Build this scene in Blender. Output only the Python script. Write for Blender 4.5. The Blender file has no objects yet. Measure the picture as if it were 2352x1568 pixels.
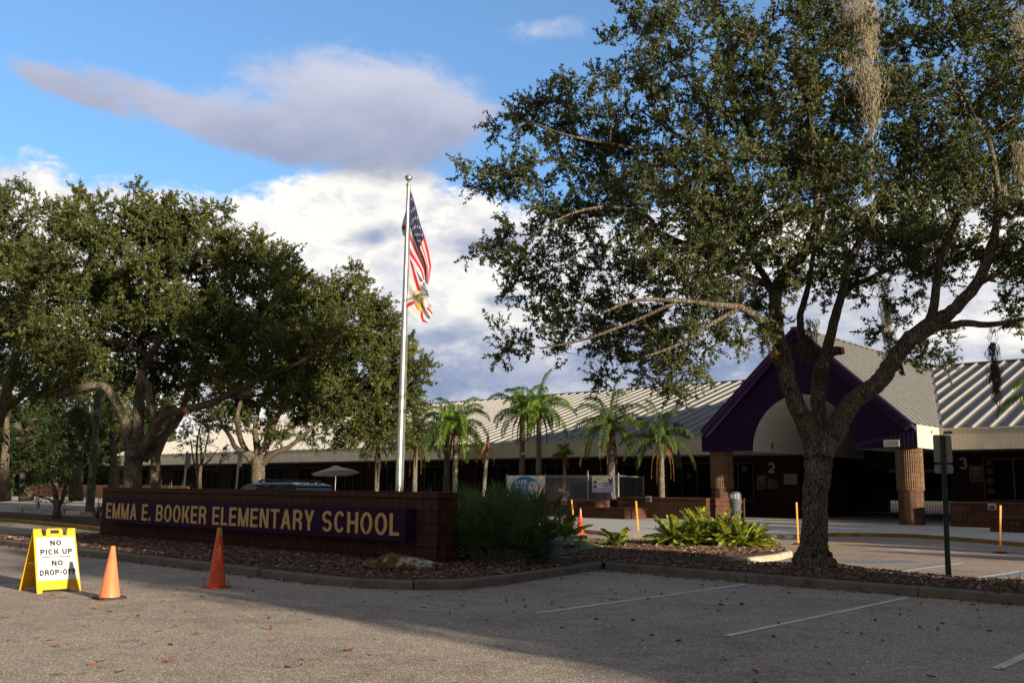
import bpy, math, random
import numpy as np
from math import sin, cos, tan, pi, radians, sqrt, atan2, hypot

SC = bpy.context.scene
# ------------------------------------------------------------------ camera
F_PX, PITCH, ROLL, EYE = 2187.0, radians(8.78), 0.0101, 1.6     # focal length for a 2352 px wide frame
cam_d = bpy.data.cameras.new('camera')
cam = bpy.data.objects.new('camera', cam_d)
SC.collection.objects.link(cam)
cam_d.sensor_width = 36.0
cam_d.lens = 36.0 * F_PX / 2352.0
cam_d.clip_end = 4000
cam.location = (0, 0, EYE)
from mathutils import Matrix, Vector
cam.rotation_euler = (Matrix.Rotation(radians(90) + PITCH, 4, 'X') @ Matrix.Rotation(ROLL, 4, 'Z')).to_euler()
SC.camera = cam

# ------------------------------------------------------------------ exposure
SC.view_settings.view_transform = 'Standard'
SC.view_settings.look = 'None'
SC.view_settings.exposure = 0.80
SC.view_settings.gamma = 1
SC.cycles.max_bounces = 6
SC.cycles.diffuse_bounces = 3
SC.cycles.glossy_bounces = 2
SC.cycles.transmission_bounces = 4
SC.cycles.transparent_max_bounces = 8

# ------------------------------------------------------------------ sun and sky
SUN_EL = radians(12)
SX, SY = 0.718, -0.696                       # horizontal direction towards the sun
sun_d = bpy.data.lights.new('sun', 'SUN')
sun_d.energy = 5.0
sun_d.angle = radians(0.9)
sun_d.color = (1.0, 0.85, 0.63)
sun = bpy.data.objects.new('sun', sun_d)
SC.collection.objects.link(sun)
sv = Vector((SX * cos(SUN_EL), SY * cos(SUN_EL), sin(SUN_EL)))
sun.rotation_euler = sv.to_track_quat('Z', 'Y').to_euler()
sun.location = (40, -30, 30)

world = bpy.data.worlds.new('World')
SC.world = world
world.use_nodes = True


def raydir(px, py):
    x = px - 1176.0; y = -(py - 784.0)
    c, s = cos(ROLL), sin(ROLL)
    x, y = x * c - y * s, x * s + y * c
    x /= F_PX; y /= F_PX
    return np.array([x, cos(PITCH) - y * sin(PITCH), sin(PITCH) + y * cos(PITCH)])


def at(px, py, dep):                        # point on that sight line, dep metres in front
    d = raydir(px, py)
    return np.array([0, 0, EYE]) + d * (dep / d[1])


def gp(px, py, z=0.0):                      # point of the level z under that pixel
    d = raydir(px, py)
    return np.array([0, 0, EYE]) + d * ((z - EYE) / d[2])


TH = radians(42.04)                         # the whole site is laid out on one grid, turned by this angle
Rv = np.array([cos(TH), -sin(TH), 0.0]); Uv = np.array([sin(TH), cos(TH), 0.0])
RZ = -TH


def lw(x, y, z=0.0):
    return x * Rv + y * Uv + np.array([0, 0, z])


def loc(p):
    return (float(p @ Rv), float(p @ Uv), float(p[2]))


def onY(px, py, yl):                        # grid coordinates where the sight line meets the wall plane y = yl
    d = raydir(px, py); p = np.array([0, 0, EYE]) + d * (yl / (d @ Uv))
    return loc(p)


def ae(px, py):
    d = raydir(px, py); d = d / np.linalg.norm(d)
    return math.degrees(atan2(d[0], d[1])), math.degrees(math.asin(d[2]))


# --- world nodes
wt = world.node_tree
for n in list(wt.nodes): wt.nodes.remove(n)


class NB:
    def __init__(s, nt): s.nt = nt
    def n(s, t, **k):
        o = s.nt.nodes.new(t)
        for a, b in k.items(): setattr(o, a, b)
        return o
    def put(s, sock, v):
        if v is None: return
        if hasattr(v, 'is_linked') or isinstance(v, bpy.types.NodeSocket): s.nt.links.new(v, sock)
        else: sock.default_value = v
    def m(s, op, a, b=None, c=None, clamp=False):
        o = s.n('ShaderNodeMath', operation=op); o.use_clamp = clamp
        s.put(o.inputs[0], a)
        if b is not None: s.put(o.inputs[1], b)
        if c is not None: s.put(o.inputs[2], c)
        return o.outputs[0]
    def vm(s, op, a, b=None):
        o = s.n('ShaderNodeVectorMath', operation=op)
        s.put(o.inputs[0], a)
        if b is not None: s.put(o.inputs[1], b)
        return o.outputs[0]
    def mix(s, f, a, b):
        o = s.n('ShaderNodeMix', data_type='RGBA')
        s.put(o.inputs[0], f); s.put(o.inputs[6], a); s.put(o.inputs[7], b)
        return o.outputs[2]
    def noise(s, vec, scale, detail=4, rough=0.55, dist=0.0):
        o = s.n('ShaderNodeTexNoise'); s.put(o.inputs['Vector'], vec)
        o.inputs['Scale'].default_value = scale; o.inputs['Detail'].default_value = detail
        o.inputs['Roughness'].default_value = rough; o.inputs['Distortion'].default_value = dist
        return o.outputs[0]
    def ss(s, x, a, b):
        o = s.n('ShaderNodeMapRange', interpolation_type='SMOOTHSTEP')
        s.put(o.inputs[0], x); o.inputs[1].default_value = a; o.inputs[2].default_value = b
        return o.outputs[0]
    def ramp(s, x, stops):
        o = s.n('ShaderNodeValToRGB'); s.put(o.inputs[0], x)
        el = o.color_ramp.elements
        while len(el) < len(stops): el.new(0.5)
        for e, (p, c) in zip(el, stops):
            e.position = p; e.color = (c[0], c[1], c[2], 1)
        return o.outputs[0]


def rgb(c): return (c[0], c[1], c[2], 1.0)


W = NB(wt)
sky = W.n('ShaderNodeTexSky', sky_type='NISHITA')
sky.sun_disc = False
sky.sun_elevation = radians(12)
sky.sun_rotation = atan2(SX, SY)
sky.air_density = 1.0; sky.dust_density = 0.4; sky.ozone_density = 2.5
tc = W.n('ShaderNodeTexCoord')
dirv = tc.outputs['Generated']
sep = W.n('ShaderNodeSeparateXYZ'); wt.links.new(dirv, sep.inputs[0])
az = W.m('MULTIPLY', W.m('ARCTAN2', sep.outputs[0], sep.outputs[1]), 57.2958)
el = W.m('MULTIPLY', W.m('ARCSINE', sep.outputs[2]), 57.2958)
aev = W.n('ShaderNodeCombineXYZ'); W.put(aev.inputs[0], W.m('MULTIPLY', az, 0.55)); W.put(aev.inputs[1], el)
n1 = W.noise(aev.outputs[0], 0.16, 8, 0.55, 0.3)
n2 = W.noise(aev.outputs[0], 0.42, 7, 0.6, 0.2)
n4 = W.noise(aev.outputs[0], 1.1, 7, 0.65, 0.4)


def blob(px, py, rx, ry, rot=0.0, inner=1.0):
    a0, e0 = ae(px, py)
    k = 2187.0 * pi / 180 * 1.0
    ra, re = rx / k, ry / k
    c, s = cos(radians(rot)), sin(radians(rot))
    da = W.m('SUBTRACT', az, a0); de = W.m('SUBTRACT', el, e0)
    u = W.m('DIVIDE', W.m('ADD', W.m('MULTIPLY', da, c), W.m('MULTIPLY', de, s)), ra)
    v = W.m('DIVIDE', W.m('SUBTRACT', W.m('MULTIPLY', de, c), W.m('MULTIPLY', da, s)), re)
    d = W.m('SQRT', W.m('ADD', W.m('MULTIPLY', u, u), W.m('MULTIPLY', v, v)))
    return W.m('SUBTRACT', inner, d)


def mx(*a):
    o = a[0]
    for b in a[1:]: o = W.m('MAXIMUM', o, b)
    return o


band = mx(blob(850, 250, 350, 135, -4), blob(740, 315, 330, 85, -10), blob(860, 330, 240, 70, 0), blob(440, 262, 270, 48, -10), blob(180, 208, 170, 34, -12),
          blob(1010, 270, 170, 85, 0), blob(1250, 70, 300, 80, 0, 0.32), blob(560, 300, 260, 60, -12))
bm = W.m('ADD', band, W.m('ADD', W.m('MULTIPLY', W.m('SUBTRACT', n2, 0.5), 0.75), W.m('MULTIPLY', W.m('SUBTRACT', n4, 0.5), 0.5)))
bandmask = W.m('MULTIPLY', W.ss(bm, -0.08, 0.48), 0.93)
bandshade = W.ss(W.m('ADD', W.m('MULTIPLY', W.m('SUBTRACT', el, ae(800, 270)[1]), 0.22), W.m('MULTIPLY', W.m('SUBTRACT', n1, 0.42), 2.4)), -0.7, 1.2)
bandcol = W.mix(bandshade, rgb((0.31, 0.34, 0.47)), rgb((0.62, 0.63, 0.74)))
# cumulus bank low over the horizon
top0 = ae(800, 455)[1]
topn = W.m('ADD', top0, W.m('MULTIPLY', W.m('SUBTRACT', n2, 0.5), 5.2))
topn = W.m('ADD', W.m('ADD', topn, W.m('MULTIPLY', W.m('SUBTRACT', n4, 0.5), 2.6)), W.m('MULTIPLY', W.m('MAXIMUM', blob(880, 440, 330, 260), 0), 3.4))
bk = W.m('SUBTRACT', topn, el)
bankmask = W.ss(bk, -0.2, 1.3)
# holes of blue-grey in the bank
dk = mx(blob(855, 540, 95, 32, 12), blob(1130, 560, 150, 50, 8), blob(1010, 780, 190, 55, 10), blob(1160, 690, 90, 28), blob(1400, 860, 1300, 170, 0, 1.1),
        blob(2000, 700, 600, 200, 0, 0.8))
dkm = W.ss(W.m('ADD', dk, W.m('ADD', W.m('MULTIPLY', W.m('SUBTRACT', n2, 0.5), 2.2), W.m('MULTIPLY', W.m('SUBTRACT', n4, 0.5), 1.2))), -0.05, 1.0)
white = W.mix(W.ss(W.m('ADD', W.m('MULTIPLY', n1, 0.6), W.m('MULTIPLY', n4, 0.4)), 0.40, 0.58), rgb((0.68, 0.69, 0.75)), rgb((1.0, 0.965, 0.90)))
low = W.mix(W.ss(n1, 0.40, 0.62), rgb((0.24, 0.31, 0.48)), rgb((0.50, 0.53, 0.63)))
bankcol = W.mix(dkm, white, low)
skyc = W.vm('ADD', W.vm('MULTIPLY', sky.outputs[0], (0.90, 1.22, 1.50)), (0.50, 0.72, 0.95))
dn = W.noise(dirv, 1.6, 6, 0.6)
away = W.m('MAXIMUM', W.ss(W.m('ABSOLUTE', az), 38, 60), W.ss(el, 38, 55))
restmask = W.m('MULTIPLY', away, W.ss(dn, 0.30, 0.46))  # dull cloud added over the unseen sky to grey and dim the fill

c1 = W.mix(bankmask, skyc, W.vm('MULTIPLY', bankcol, (7.6, 7.6, 7.6)))
c2 = W.mix(bandmask, c1, W.vm('MULTIPLY', bandcol, (7.6, 7.6, 7.6)))
c2 = W.mix(restmask, c2, W.vm('MULTIPLY', W.mix(W.ss(n1, 0.3, 0.7), rgb((0.16, 0.165, 0.19)), rgb((0.42, 0.40, 0.37))), (6.0, 6.0, 6.0)))
bg = W.n('ShaderNodeBackground'); wt.links.new(c2, bg.inputs[0]); bg.inputs[1].default_value = 0.082
wo = W.n('ShaderNodeOutputWorld'); wt.links.new(bg.outputs[0], wo.inputs[0])

# ------------------------------------------------------------------ materials
MATS = {}


def newmat(name):
    m = bpy.data.materials.new(name); m.use_nodes = True
    nt = m.node_tree
    for n in list(nt.nodes): nt.nodes.remove(n)
    out = nt.nodes.new('ShaderNodeOutputMaterial')
    b = NB(nt); p = b.n('ShaderNodeBsdfPrincipled')
    nt.links.new(p.outputs[0], out.inputs[0])
    MATS[name] = m
    return m, b, p, out


def bump(b, p, h, strength=0.5, dist=0.02):
    o = b.n('ShaderNodeBump'); o.inputs['Strength'].default_value = strength; o.inputs['Distance'].default_value = dist
    b.put(o.inputs['Height'], h); b.nt.links.new(o.outputs[0], p.inputs['Normal'])
    return o


def objco(b): return b.n('ShaderNodeTexCoord').outputs['Object']


def simple(name, c, rough=0.6, metal=0.0, var=0.15, scale=6, bmp=0.0, bscale=40, spec=None, coat=0):
    m, b, p, o = newmat(name)
    co = objco(b)
    n = b.noise(co, scale, 5)
    k1 = tuple(max(0, x * (1 - var)) for x in c); k2 = tuple(x * (1 + var) for x in c)
    b.put(p.inputs['Base Color'], b.ramp(n, [(0.3, k1), (0.7, k2)]))
    p.inputs['Roughness'].default_value = rough; p.inputs['Metallic'].default_value = metal
    if spec is not None: p.inputs['Specular IOR Level'].default_value = spec
    if coat: p.inputs['Coat Weight'].default_value = coat
    if bmp: bump(b, p, b.noise(co, bscale, 4), bmp, 0.01)
    return m


def tmap(b, co):
    mp = b.n('ShaderNodeMapping'); b.put(mp.inputs['Vector'], co); mp.inputs['Rotation'].default_value = (0, 0, TH); mp.inputs['Scale'].default_value = (0.09, 1.3, 1); return mp.outputs[0]


def asphalt(name, ca, cb, cc, pink=0.0):
    m, b, p, o = newmat(name)
    co = objco(b)
    v = b.n('ShaderNodeTexVoronoi'); b.put(v.inputs['Vector'], co); v.inputs['Scale'].default_value = 70
    g = b.n('ShaderNodeSeparateColor'); b.nt.links.new(v.outputs['Color'], g.inputs[0])
    grain = b.ramp(g.outputs[0], [(0.0, ca), (0.55, cb), (0.92, cc), (1.0, tuple(min(1, x * 1.6) for x in cc))])
    big = b.noise(co, 0.35, 6, 0.6)
    mid = b.noise(co, 2.2, 6, 0.65)
    patch = b.m('ADD', b.m('MULTIPLY', big, 0.55), b.m('MULTIPLY', mid, 0.45))
    k = b.ramp(patch, [(0.33, (0.66, 0.64, 0.62)), (0.5, (1, 1, 1)), (0.68, (1.22, 1.19, 1.14))])
    mm = b.n('ShaderNodeMix', data_type='RGBA', blend_type='MULTIPLY'); mm.inputs[0].default_value = 1
    b.put(mm.inputs[6], grain); b.put(mm.inputs[7], k)
    # hairline cracks
    dn = b.n('ShaderNodeTexNoise'); b.put(dn.inputs['Vector'], co); dn.inputs['Scale'].default_value = 1.3; dn.inputs['Detail'].default_value = 6
    wv = b.vm('ADD', co, b.vm('MULTIPLY', dn.outputs['Color'], (0.9, 0.9, 0)))
    v2 = b.n('ShaderNodeTexVoronoi', feature='DISTANCE_TO_EDGE'); b.put(v2.inputs['Vector'], wv); v2.inputs['Scale'].default_value = 0.16
    cr = b.ss(v2.outputs['Distance'], 0.0009, 0.0022)
    gate = b.ss(b.noise(co, 0.30, 3), 0.36, 0.44)
    crk = b.m('MAXIMUM', cr, gate)
    oil = b.m('MULTIPLY', b.ss(b.noise(co, 1.7, 3, 0.5), 0.66, 0.73), 0.45)
    tyre = b.m('MULTIPLY', b.ss(b.noise(tmap(b, co), 1.0, 4, 0.6), 0.54, 0.68), 0.10)
    mm3 = b.mix(b.m('MAXIMUM', oil, tyre), mm.outputs[2], rgb(tuple(x * 0.4 for x in ca)))
    mm2 = b.mix(crk, rgb(tuple(x * 0.45 for x in ca)), mm3)
    b.put(p.inputs['Base Color'], mm2)
    p.inputs['Roughness'].default_value = 0.92
    p.inputs['Specular IOR Level'].default_value = 0.15
    h = b.m('ADD', v.outputs['Distance'], b.m('MULTIPLY', crk, 0.3))
    bump(b, p, b.m('SUBTRACT', 1, h), 1.0, 0.022)
    return m


asphalt('asphalt', (0.27, 0.225, 0.195), (0.45, 0.385, 0.335), (0.66, 0.57, 0.49))
asphalt('asphalt_tan', (0.28, 0.215, 0.185), (0.42, 0.33, 0.28), (0.58, 0.47, 0.40))


def concrete(name, c, rough=0.85, stain=0.5, bm=0.4, sc=2.5):
    m, b, p, o = newmat(name)
    co = objco(b)
    n = b.noise(co, sc, 8, 0.65); n_2 = b.noise(co, 60, 3, 0.6)
    s = b.m('ADD', b.m('MULTIPLY', n, 0.7), b.m('MULTIPLY', n_2, 0.3))
    b.put(p.inputs['Base Color'], b.ramp(s, [(0.32, tuple(x * (1 - stain) for x in c)), (0.5, c), (0.7, tuple(x * 1.2 for x in c))]))
    p.inputs['Roughness'].default_value = rough; p.inputs['Specular IOR Level'].default_value = 0.2
    bump(b, p, n_2, bm, 0.01)
    return m


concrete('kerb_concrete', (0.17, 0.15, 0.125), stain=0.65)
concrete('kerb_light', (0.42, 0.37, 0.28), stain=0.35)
concrete('walk', (0.46, 0.44, 0.42), stain=0.12, sc=0.6)
concrete('yellow_kerb', (0.28, 0.17, 0.03), stain=0.65)
concrete('soil', (0.07, 0.035, 0.022), stain=0.5, bm=1.0, sc=5)
concrete('line_white', (0.62, 0.60, 0.57), stain=0.3)
concrete('line_blue', (0.16, 0.25, 0.36), stain=0.25)
concrete('line_yellow', (0.50, 0.32, 0.10), stain=0.3)
concrete('stone', (0.20, 0.17, 0.14), stain=0.5)


def mulchmat():
    m, b, p, o = newmat('mulch')
    co = objco(b)
    mp = b.n('ShaderNodeMapping'); b.put(mp.inputs['Vector'], co); mp.inputs['Scale'].default_value = (1, 2.2, 1); mp.inputs['Rotation'].default_value = (0, 0, 0.6)
    v = b.n('ShaderNodeTexVoronoi'); b.put(v.inputs['Vector'], mp.outputs[0]); v.inputs['Scale'].default_value = 22
    g = b.n('ShaderNodeSeparateColor'); b.nt.links.new(v.outputs['Color'], g.inputs[0])
    c = b.ramp(g.outputs[0], [(0, (0.04, 0.023, 0.017)), (0.5, (0.12, 0.068, 0.05)), (0.8, (0.21, 0.135, 0.105)), (1, (0.36, 0.28, 0.22))])
    b.put(p.inputs['Base Color'], c); p.inputs['Roughness'].default_value = 0.95; p.inputs['Specular IOR Level'].default_value = 0.1
    bump(b, p, b.m('ADD', v.outputs['Distance'], b.noise(co, 6, 5)), 1.0, 0.05)


mulchmat()


def blockmat(name, ca, cb, mortar, w=0.2, h=0.2, cyl=0.0, fl=False, mort=0.012):
    m, b, p, o = newmat(name)
    co = objco(b); s = b.n('ShaderNodeSeparateXYZ'); b.put(s.inputs[0], co)
    if cyl: u = b.m('MULTIPLY', b.m('ARCTAN2', s.outputs[1], s.outputs[0]), cyl)
    else: u = b.m('ADD', s.outputs[0], s.outputs[1])
    cb_ = b.n('ShaderNodeCombineXYZ'); b.put(cb_.inputs[0], u); b.put(cb_.inputs[1], s.outputs[2])
    br = b.n('ShaderNodeTexBrick'); br.offset = 0.0; br.squash = 1.0
    b.put(br.inputs['Vector'], cb_.outputs[0])
    br.inputs['Scale'].default_value = 1.0; br.inputs['Brick Width'].default_value = w; br.inputs['Row Height'].default_value = h
    br.inputs['Mortar Size'].default_value = mort; br.inputs['Mortar Smooth'].default_value = 0.25; br.inputs['Bias'].default_value = 0
    br.inputs['Color1'].default_value = rgb(ca); br.inputs['Color2'].default_value = rgb(cb); br.inputs['Mortar'].default_value = rgb(mortar)
    n = b.noise(co, 3.0, 7, 0.65)
    k = b.ramp(n, [(0.3, (0.72, 0.72, 0.72)), (0.7, (1.25, 1.2, 1.15))])
    mm = b.n('ShaderNodeMix', data_type='RGBA', blend_type='MULTIPLY'); mm.inputs[0].default_value = 1
    b.put(mm.inputs[6], br.outputs[0]); b.put(mm.inputs[7], k)
    # pale lime blooms
    bl = b.ss(b.m('MULTIPLY', b.noise(co, 9, 5, 0.7), b.noise(co, 1.1, 3)), 0.42, 0.5)
    b.put(p.inputs['Base Color'], b.mix(b.m('MULTIPLY', bl, 0.6), mm.outputs[2], rgb((0.4, 0.37, 0.33))))
    p.inputs['Roughness'].default_value = 0.85; p.inputs['Specular IOR Level'].default_value = 0.25
    h_ = b.m('ADD', b.m('SUBTRACT', 1, br.outputs[1]), b.m('MULTIPLY', b.noise(co, 90, 3), 0.25))
    bump(b, p, h_, 0.6, 0.012)
    return m


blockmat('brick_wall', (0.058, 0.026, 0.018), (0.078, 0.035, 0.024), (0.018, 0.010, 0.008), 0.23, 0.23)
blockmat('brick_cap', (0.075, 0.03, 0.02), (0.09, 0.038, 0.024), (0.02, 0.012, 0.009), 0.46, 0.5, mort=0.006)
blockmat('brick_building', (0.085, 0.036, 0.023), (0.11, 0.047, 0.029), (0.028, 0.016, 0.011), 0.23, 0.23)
blockmat('brick_porch_shaded', (0.026, 0.012, 0.008), (0.036, 0.017, 0.011), (0.012, 0.007, 0.005), 0.23, 0.23)  # same brick as the planters, porch shade darkened into the colour
blockmat('brick_column', (0.10, 0.054, 0.037), (0.135, 0.074, 0.05), (0.05, 0.03, 0.022), 0.235, 0.23, cyl=0.56)
blockmat('brick_fluted', (0.15, 0.09, 0.054), (0.20, 0.12, 0.072), (0.085, 0.052, 0.036), 0.235, 0.23, cyl=0.58)


def bark(name, ca, cb, scale=14, zs=0.22, lich=0.3):
    m, b, p, o = newmat(name)
    co = objco(b)
    mp = b.n('ShaderNodeMapping'); b.put(mp.inputs['Vector'], co); mp.inputs['Scale'].default_value = (1, 1, zs)
    v = b.n('ShaderNodeTexVoronoi', feature='DISTANCE_TO_EDGE'); v.inputs['Scale'].default_value = scale
    nn = b.n('ShaderNodeTexNoise'); b.put(nn.inputs['Vector'], mp.outputs[0]); nn.inputs['Scale'].default_value = scale * 0.6; nn.inputs['Detail'].default_value = 5
    b.put(v.inputs['Vector'], b.vm('ADD', mp.outputs[0], b.vm('MULTIPLY', nn.outputs['Color'], (0.12, 0.12, 0.12))))
    n = b.noise(co, 2.5, 6, 0.6)
    plate = b.ss(v.outputs['Distance'], 0.0, 0.16)
    c = b.mix(plate, rgb(tuple(x * 0.35 for x in ca)), b.ramp(b.noise(mp.outputs[0], scale * 2, 4), [(0.3, ca), (0.7, cb)]))
    c = b.mix(b.m('MULTIPLY', b.ss(n, 0.5, 0.66), lich), c, rgb((0.36, 0.37, 0.30)))
    b.put(p.inputs['Base Color'], c); p.inputs['Roughness'].default_value = 0.95; p.inputs['Specular IOR Level'].default_value = 0.1
    bump(b, p, b.m('ADD', plate, b.m('MULTIPLY', nn.outputs[0], 0.5)), 1.0, 0.03)
    return m


bark('bark', (0.14, 0.11, 0.08), (0.28, 0.23, 0.17), 30, 0.16)
bark('bark_small', (0.17, 0.13, 0.095), (0.32, 0.26, 0.19), 20, 0.4, 0.15)
bark('palm_bark', (0.18, 0.155, 0.125), (0.31, 0.28, 0.235), 9, 2.2, 0.45)
bark('pole_lichen', (0.12, 0.13, 0.10), (0.20, 0.21, 0.17), 16, 0.8, 0.95)


def leafmat(name, stops, rough=0.58, trans=0.25, tcol=None, spec=0.3):
    m, b, p, o = newmat(name)
    a = b.n('ShaderNodeAttribute'); a.attribute_name = 'tint'
    c = b.ramp(a.outputs['Fac'], stops)
    b.put(p.inputs['Base Color'], c); p.inputs['Roughness'].default_value = rough
    p.inputs['Specular IOR Level'].default_value = spec
    t = b.n('ShaderNodeBsdfTranslucent')
    b.nt.links.new(b.vm('MULTIPLY', c, tcol or (1.5, 1.5, 0.7)), t.inputs[0])
    mx_ = b.n('ShaderNodeMixShader'); mx_.inputs[0].default_value = trans
    b.nt.links.new(p.outputs[0], mx_.inputs[1]); b.nt.links.new(t.outputs[0], mx_.inputs[2]); b.nt.links.new(mx_.outputs[0], o.inputs[0])
    return m


leafmat('leaf_oak', [(0, (0.036, 0.050, 0.020)), (0.5, (0.078, 0.102, 0.036)), (0.85, (0.155, 0.155, 0.065)), (0.97, (0.17, 0.14, 0.07)), (1, (0.22, 0.10, 0.04))])
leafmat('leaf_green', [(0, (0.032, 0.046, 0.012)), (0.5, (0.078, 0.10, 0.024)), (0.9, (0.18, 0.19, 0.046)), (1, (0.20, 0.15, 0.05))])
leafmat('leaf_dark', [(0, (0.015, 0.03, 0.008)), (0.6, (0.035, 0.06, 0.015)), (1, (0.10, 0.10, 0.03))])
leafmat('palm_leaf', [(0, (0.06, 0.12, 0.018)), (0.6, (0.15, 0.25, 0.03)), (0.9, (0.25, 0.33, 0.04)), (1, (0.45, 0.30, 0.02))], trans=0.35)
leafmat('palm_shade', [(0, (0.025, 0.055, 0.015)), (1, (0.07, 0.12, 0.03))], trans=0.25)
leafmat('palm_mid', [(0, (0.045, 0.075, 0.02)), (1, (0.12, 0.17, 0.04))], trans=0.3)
leafmat('palm_dead', [(0, (0.16, 0.075, 0.03)), (1, (0.36, 0.19, 0.08))], rough=0.8, trans=0.2, spec=0.2)
leafmat('palmetto', [(0, (0.04, 0.075, 0.03)), (0.6, (0.10, 0.165, 0.06)), (0.9, (0.19, 0.26, 0.10)), (1, (0.20, 0.16, 0.07))], trans=0.15)
leafmat('yucca_leaf', [(0, (0.05, 0.08, 0.05)), (1, (0.11, 0.15, 0.09))], trans=0.1)
leafmat('zamia', [(0, (0.04, 0.065, 0.012)), (0.5, (0.17, 0.21, 0.028)), (1, (0.45, 0.46, 0.06))], trans=0.22, rough=0.35)
leafmat('moss', [(0, (0.24, 0.205, 0.14)), (1, (0.52, 0.46, 0.35))], rough=0.9, trans=0.3, tcol=(1, 1, 0.8), spec=0.1)
leafmat('moss_dark', [(0, (0.06, 0.055, 0.035)), (1, (0.13, 0.115, 0.075))], rough=0.9, trans=0.2, tcol=(1, 1, 0.8), spec=0.1)
leafmat('chips', [(0, (0.06, 0.032, 0.023)), (0.45, (0.20, 0.12, 0.088)), (0.8, (0.38, 0.26, 0.20)), (1, (0.62, 0.53, 0.46))], rough=0.9, trans=0.0, spec=0.1)
leafmat('fallen', [(0, (0.10, 0.035, 0.015)), (0.7, (0.22, 0.10, 0.05)), (1, (0.50, 0.33, 0.12))], rough=0.8, trans=0.05, spec=0.1)
leafmat('grass', [(0, (0.05, 0.08, 0.02)), (1, (0.16, 0.19, 0.06))], trans=0.2)

simple('cream', (0.60, 0.55, 0.44), 0.7)
simple('soffit', (0.30, 0.28, 0.26), 0.8)
simple('vault_white', (0.62, 0.60, 0.56), 0.7)
simple('purple', (0.040, 0.012, 0.105), 0.55)
simple('purple_sign', (0.028, 0.006, 0.036), 0.6, spec=0.12)
simple('purple_trim', (0.019, 0.007, 0.038), 0.6, spec=0.2)
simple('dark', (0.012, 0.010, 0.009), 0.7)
simple('glass_dark', (0.004, 0.004, 0.004), 0.5, spec=0.05)
simple('steel', (0.42, 0.43, 0.42), 0.42, 0.8, bmp=0.1)
simple('galv', (0.36, 0.37, 0.36), 0.5, 0.6)
simple('sign_back', (0.27, 0.28, 0.26), 0.55, 0.3, var=0.1)
simple('green_post', (0.055, 0.07, 0.06), 0.5, 0.3)
simple('yellow_plastic', (0.72, 0.40, 0.015), 0.45, var=0.06)
simple('white_paint', (0.68, 0.67, 0.64), 0.5, var=0.03)
simple('ink', (0.012, 0.014, 0.045), 0.5)
simple('cone_orange', (0.95, 0.22, 0.09), 0.42, var=0.10, scale=5)
simple('cone_red', (0.62, 0.06, 0.008), 0.20, var=0.22, scale=10)
simple('cone_dark', (0.50, 0.05, 0.012), 0.3, var=0.3, scale=14)
simple('cone_tip', (0.42, 0.20, 0.06), 0.6)
simple('rubber', (0.018, 0.018, 0.018), 0.7)
simple('delineator', (0.80, 0.30, 0.01), 0.5, var=0.08)
simple('utility_green', (0.018, 0.035, 0.03), 0.55)
simple('bin_grey', (0.10, 0.105, 0.12), 0.5)
simple('bin_flap', (0.5, 0.48, 0.45), 0.5)
simple('umbrella_cloth', (0.42, 0.34, 0.26), 0.85)
simple('car_paint', (0.012, 0.018, 0.055), 0.25, 0.3, coat=0.8)
simple('car_roof', (0.15, 0.13, 0.10), 0.3, 0.4, coat=0.6)
simple('car_glass', (0.05, 0.06, 0.07), 0.05, spec=0.8)
simple('chrome', (0.5, 0.5, 0.5), 0.2, 0.9)
simple('red_paint', (0.5, 0.02, 0.02), 0.4)
simple('hydrant_green', (0.30, 0.38, 0.32), 0.6)
simple('banner_blue', (0.015, 0.19, 0.46), 0.6, var=0.05)
simple('banner_white', (0.66, 0.66, 0.64), 0.65, var=0.05)
simple('banner_lilac', (0.36, 0.32, 0.60), 0.65, var=0.1)
simple('banner_purple', (0.09, 0.04, 0.30), 0.6)
simple('banner_yellow', (0.65, 0.60, 0.06), 0.6)
simple('orange_flame', (0.28, 0.05, 0.015), 0.6)
simple('green_ink', (0.03, 0.20, 0.07), 0.6)
simple('skin', (0.14, 0.06, 0.035), 0.6)
simple('flag_red', (0.55, 0.012, 0.02), 0.7, var=0.08)
simple('flag_white', (0.70, 0.69, 0.72), 0.7, var=0.05)
simple('flag_blue', (0.014, 0.016, 0.085), 0.7)
simple('seal_gold', (0.52, 0.33, 0.07), 0.7, var=0.3, scale=30)
simple('seal_olive', (0.18, 0.20, 0.10), 0.7, var=0.6, scale=25)
simple('letter_grey', (0.42, 0.40, 0.37), 0.6)
simple('plate_white', (0.55, 0.52, 0.47), 0.6)
simple('plate_grey', (0.20, 0.19, 0.18), 0.6)
simple('wall_light', (0.30, 0.31, 0.33), 0.5)
simple('lamp_dark', (0.03, 0.03, 0.03), 0.4)
simple('cut_wood', (0.55, 0.20, 0.05), 0.8)
simple('fence_wood', (0.22, 0.11, 0.06), 0.85)
simple('paper_yellow', (0.10, 0.045, 0.006), 0.7)
simple('poster_green', (0.03, 0.09, 0.06), 0.6)
simple('flag_cloth_edge', (0.5, 0.5, 0.5), 0.7)
for nm in ('flag_red', 'flag_white', 'flag_blue'):
    nt_ = MATS[nm].node_tree; pb = [n for n in nt_.nodes if n.type == 'BSDF_PRINCIPLED'][0]; ob_ = [n for n in nt_.nodes if n.type == 'OUTPUT_MATERIAL'][0]
    tr_ = nt_.nodes.new('ShaderNodeBsdfTranslucent'); ms_ = nt_.nodes.new('ShaderNodeMixShader'); ms_.inputs[0].default_value = 0.4
    nt_.links.new(pb.inputs['Base Color'].links[0].from_socket, tr_.inputs[0]); nt_.links.new(pb.outputs[0], ms_.inputs[1]); nt_.links.new(tr_.outputs[0], ms_.inputs[2]); nt_.links.new(ms_.outputs[0], ob_.inputs[0])
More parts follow.
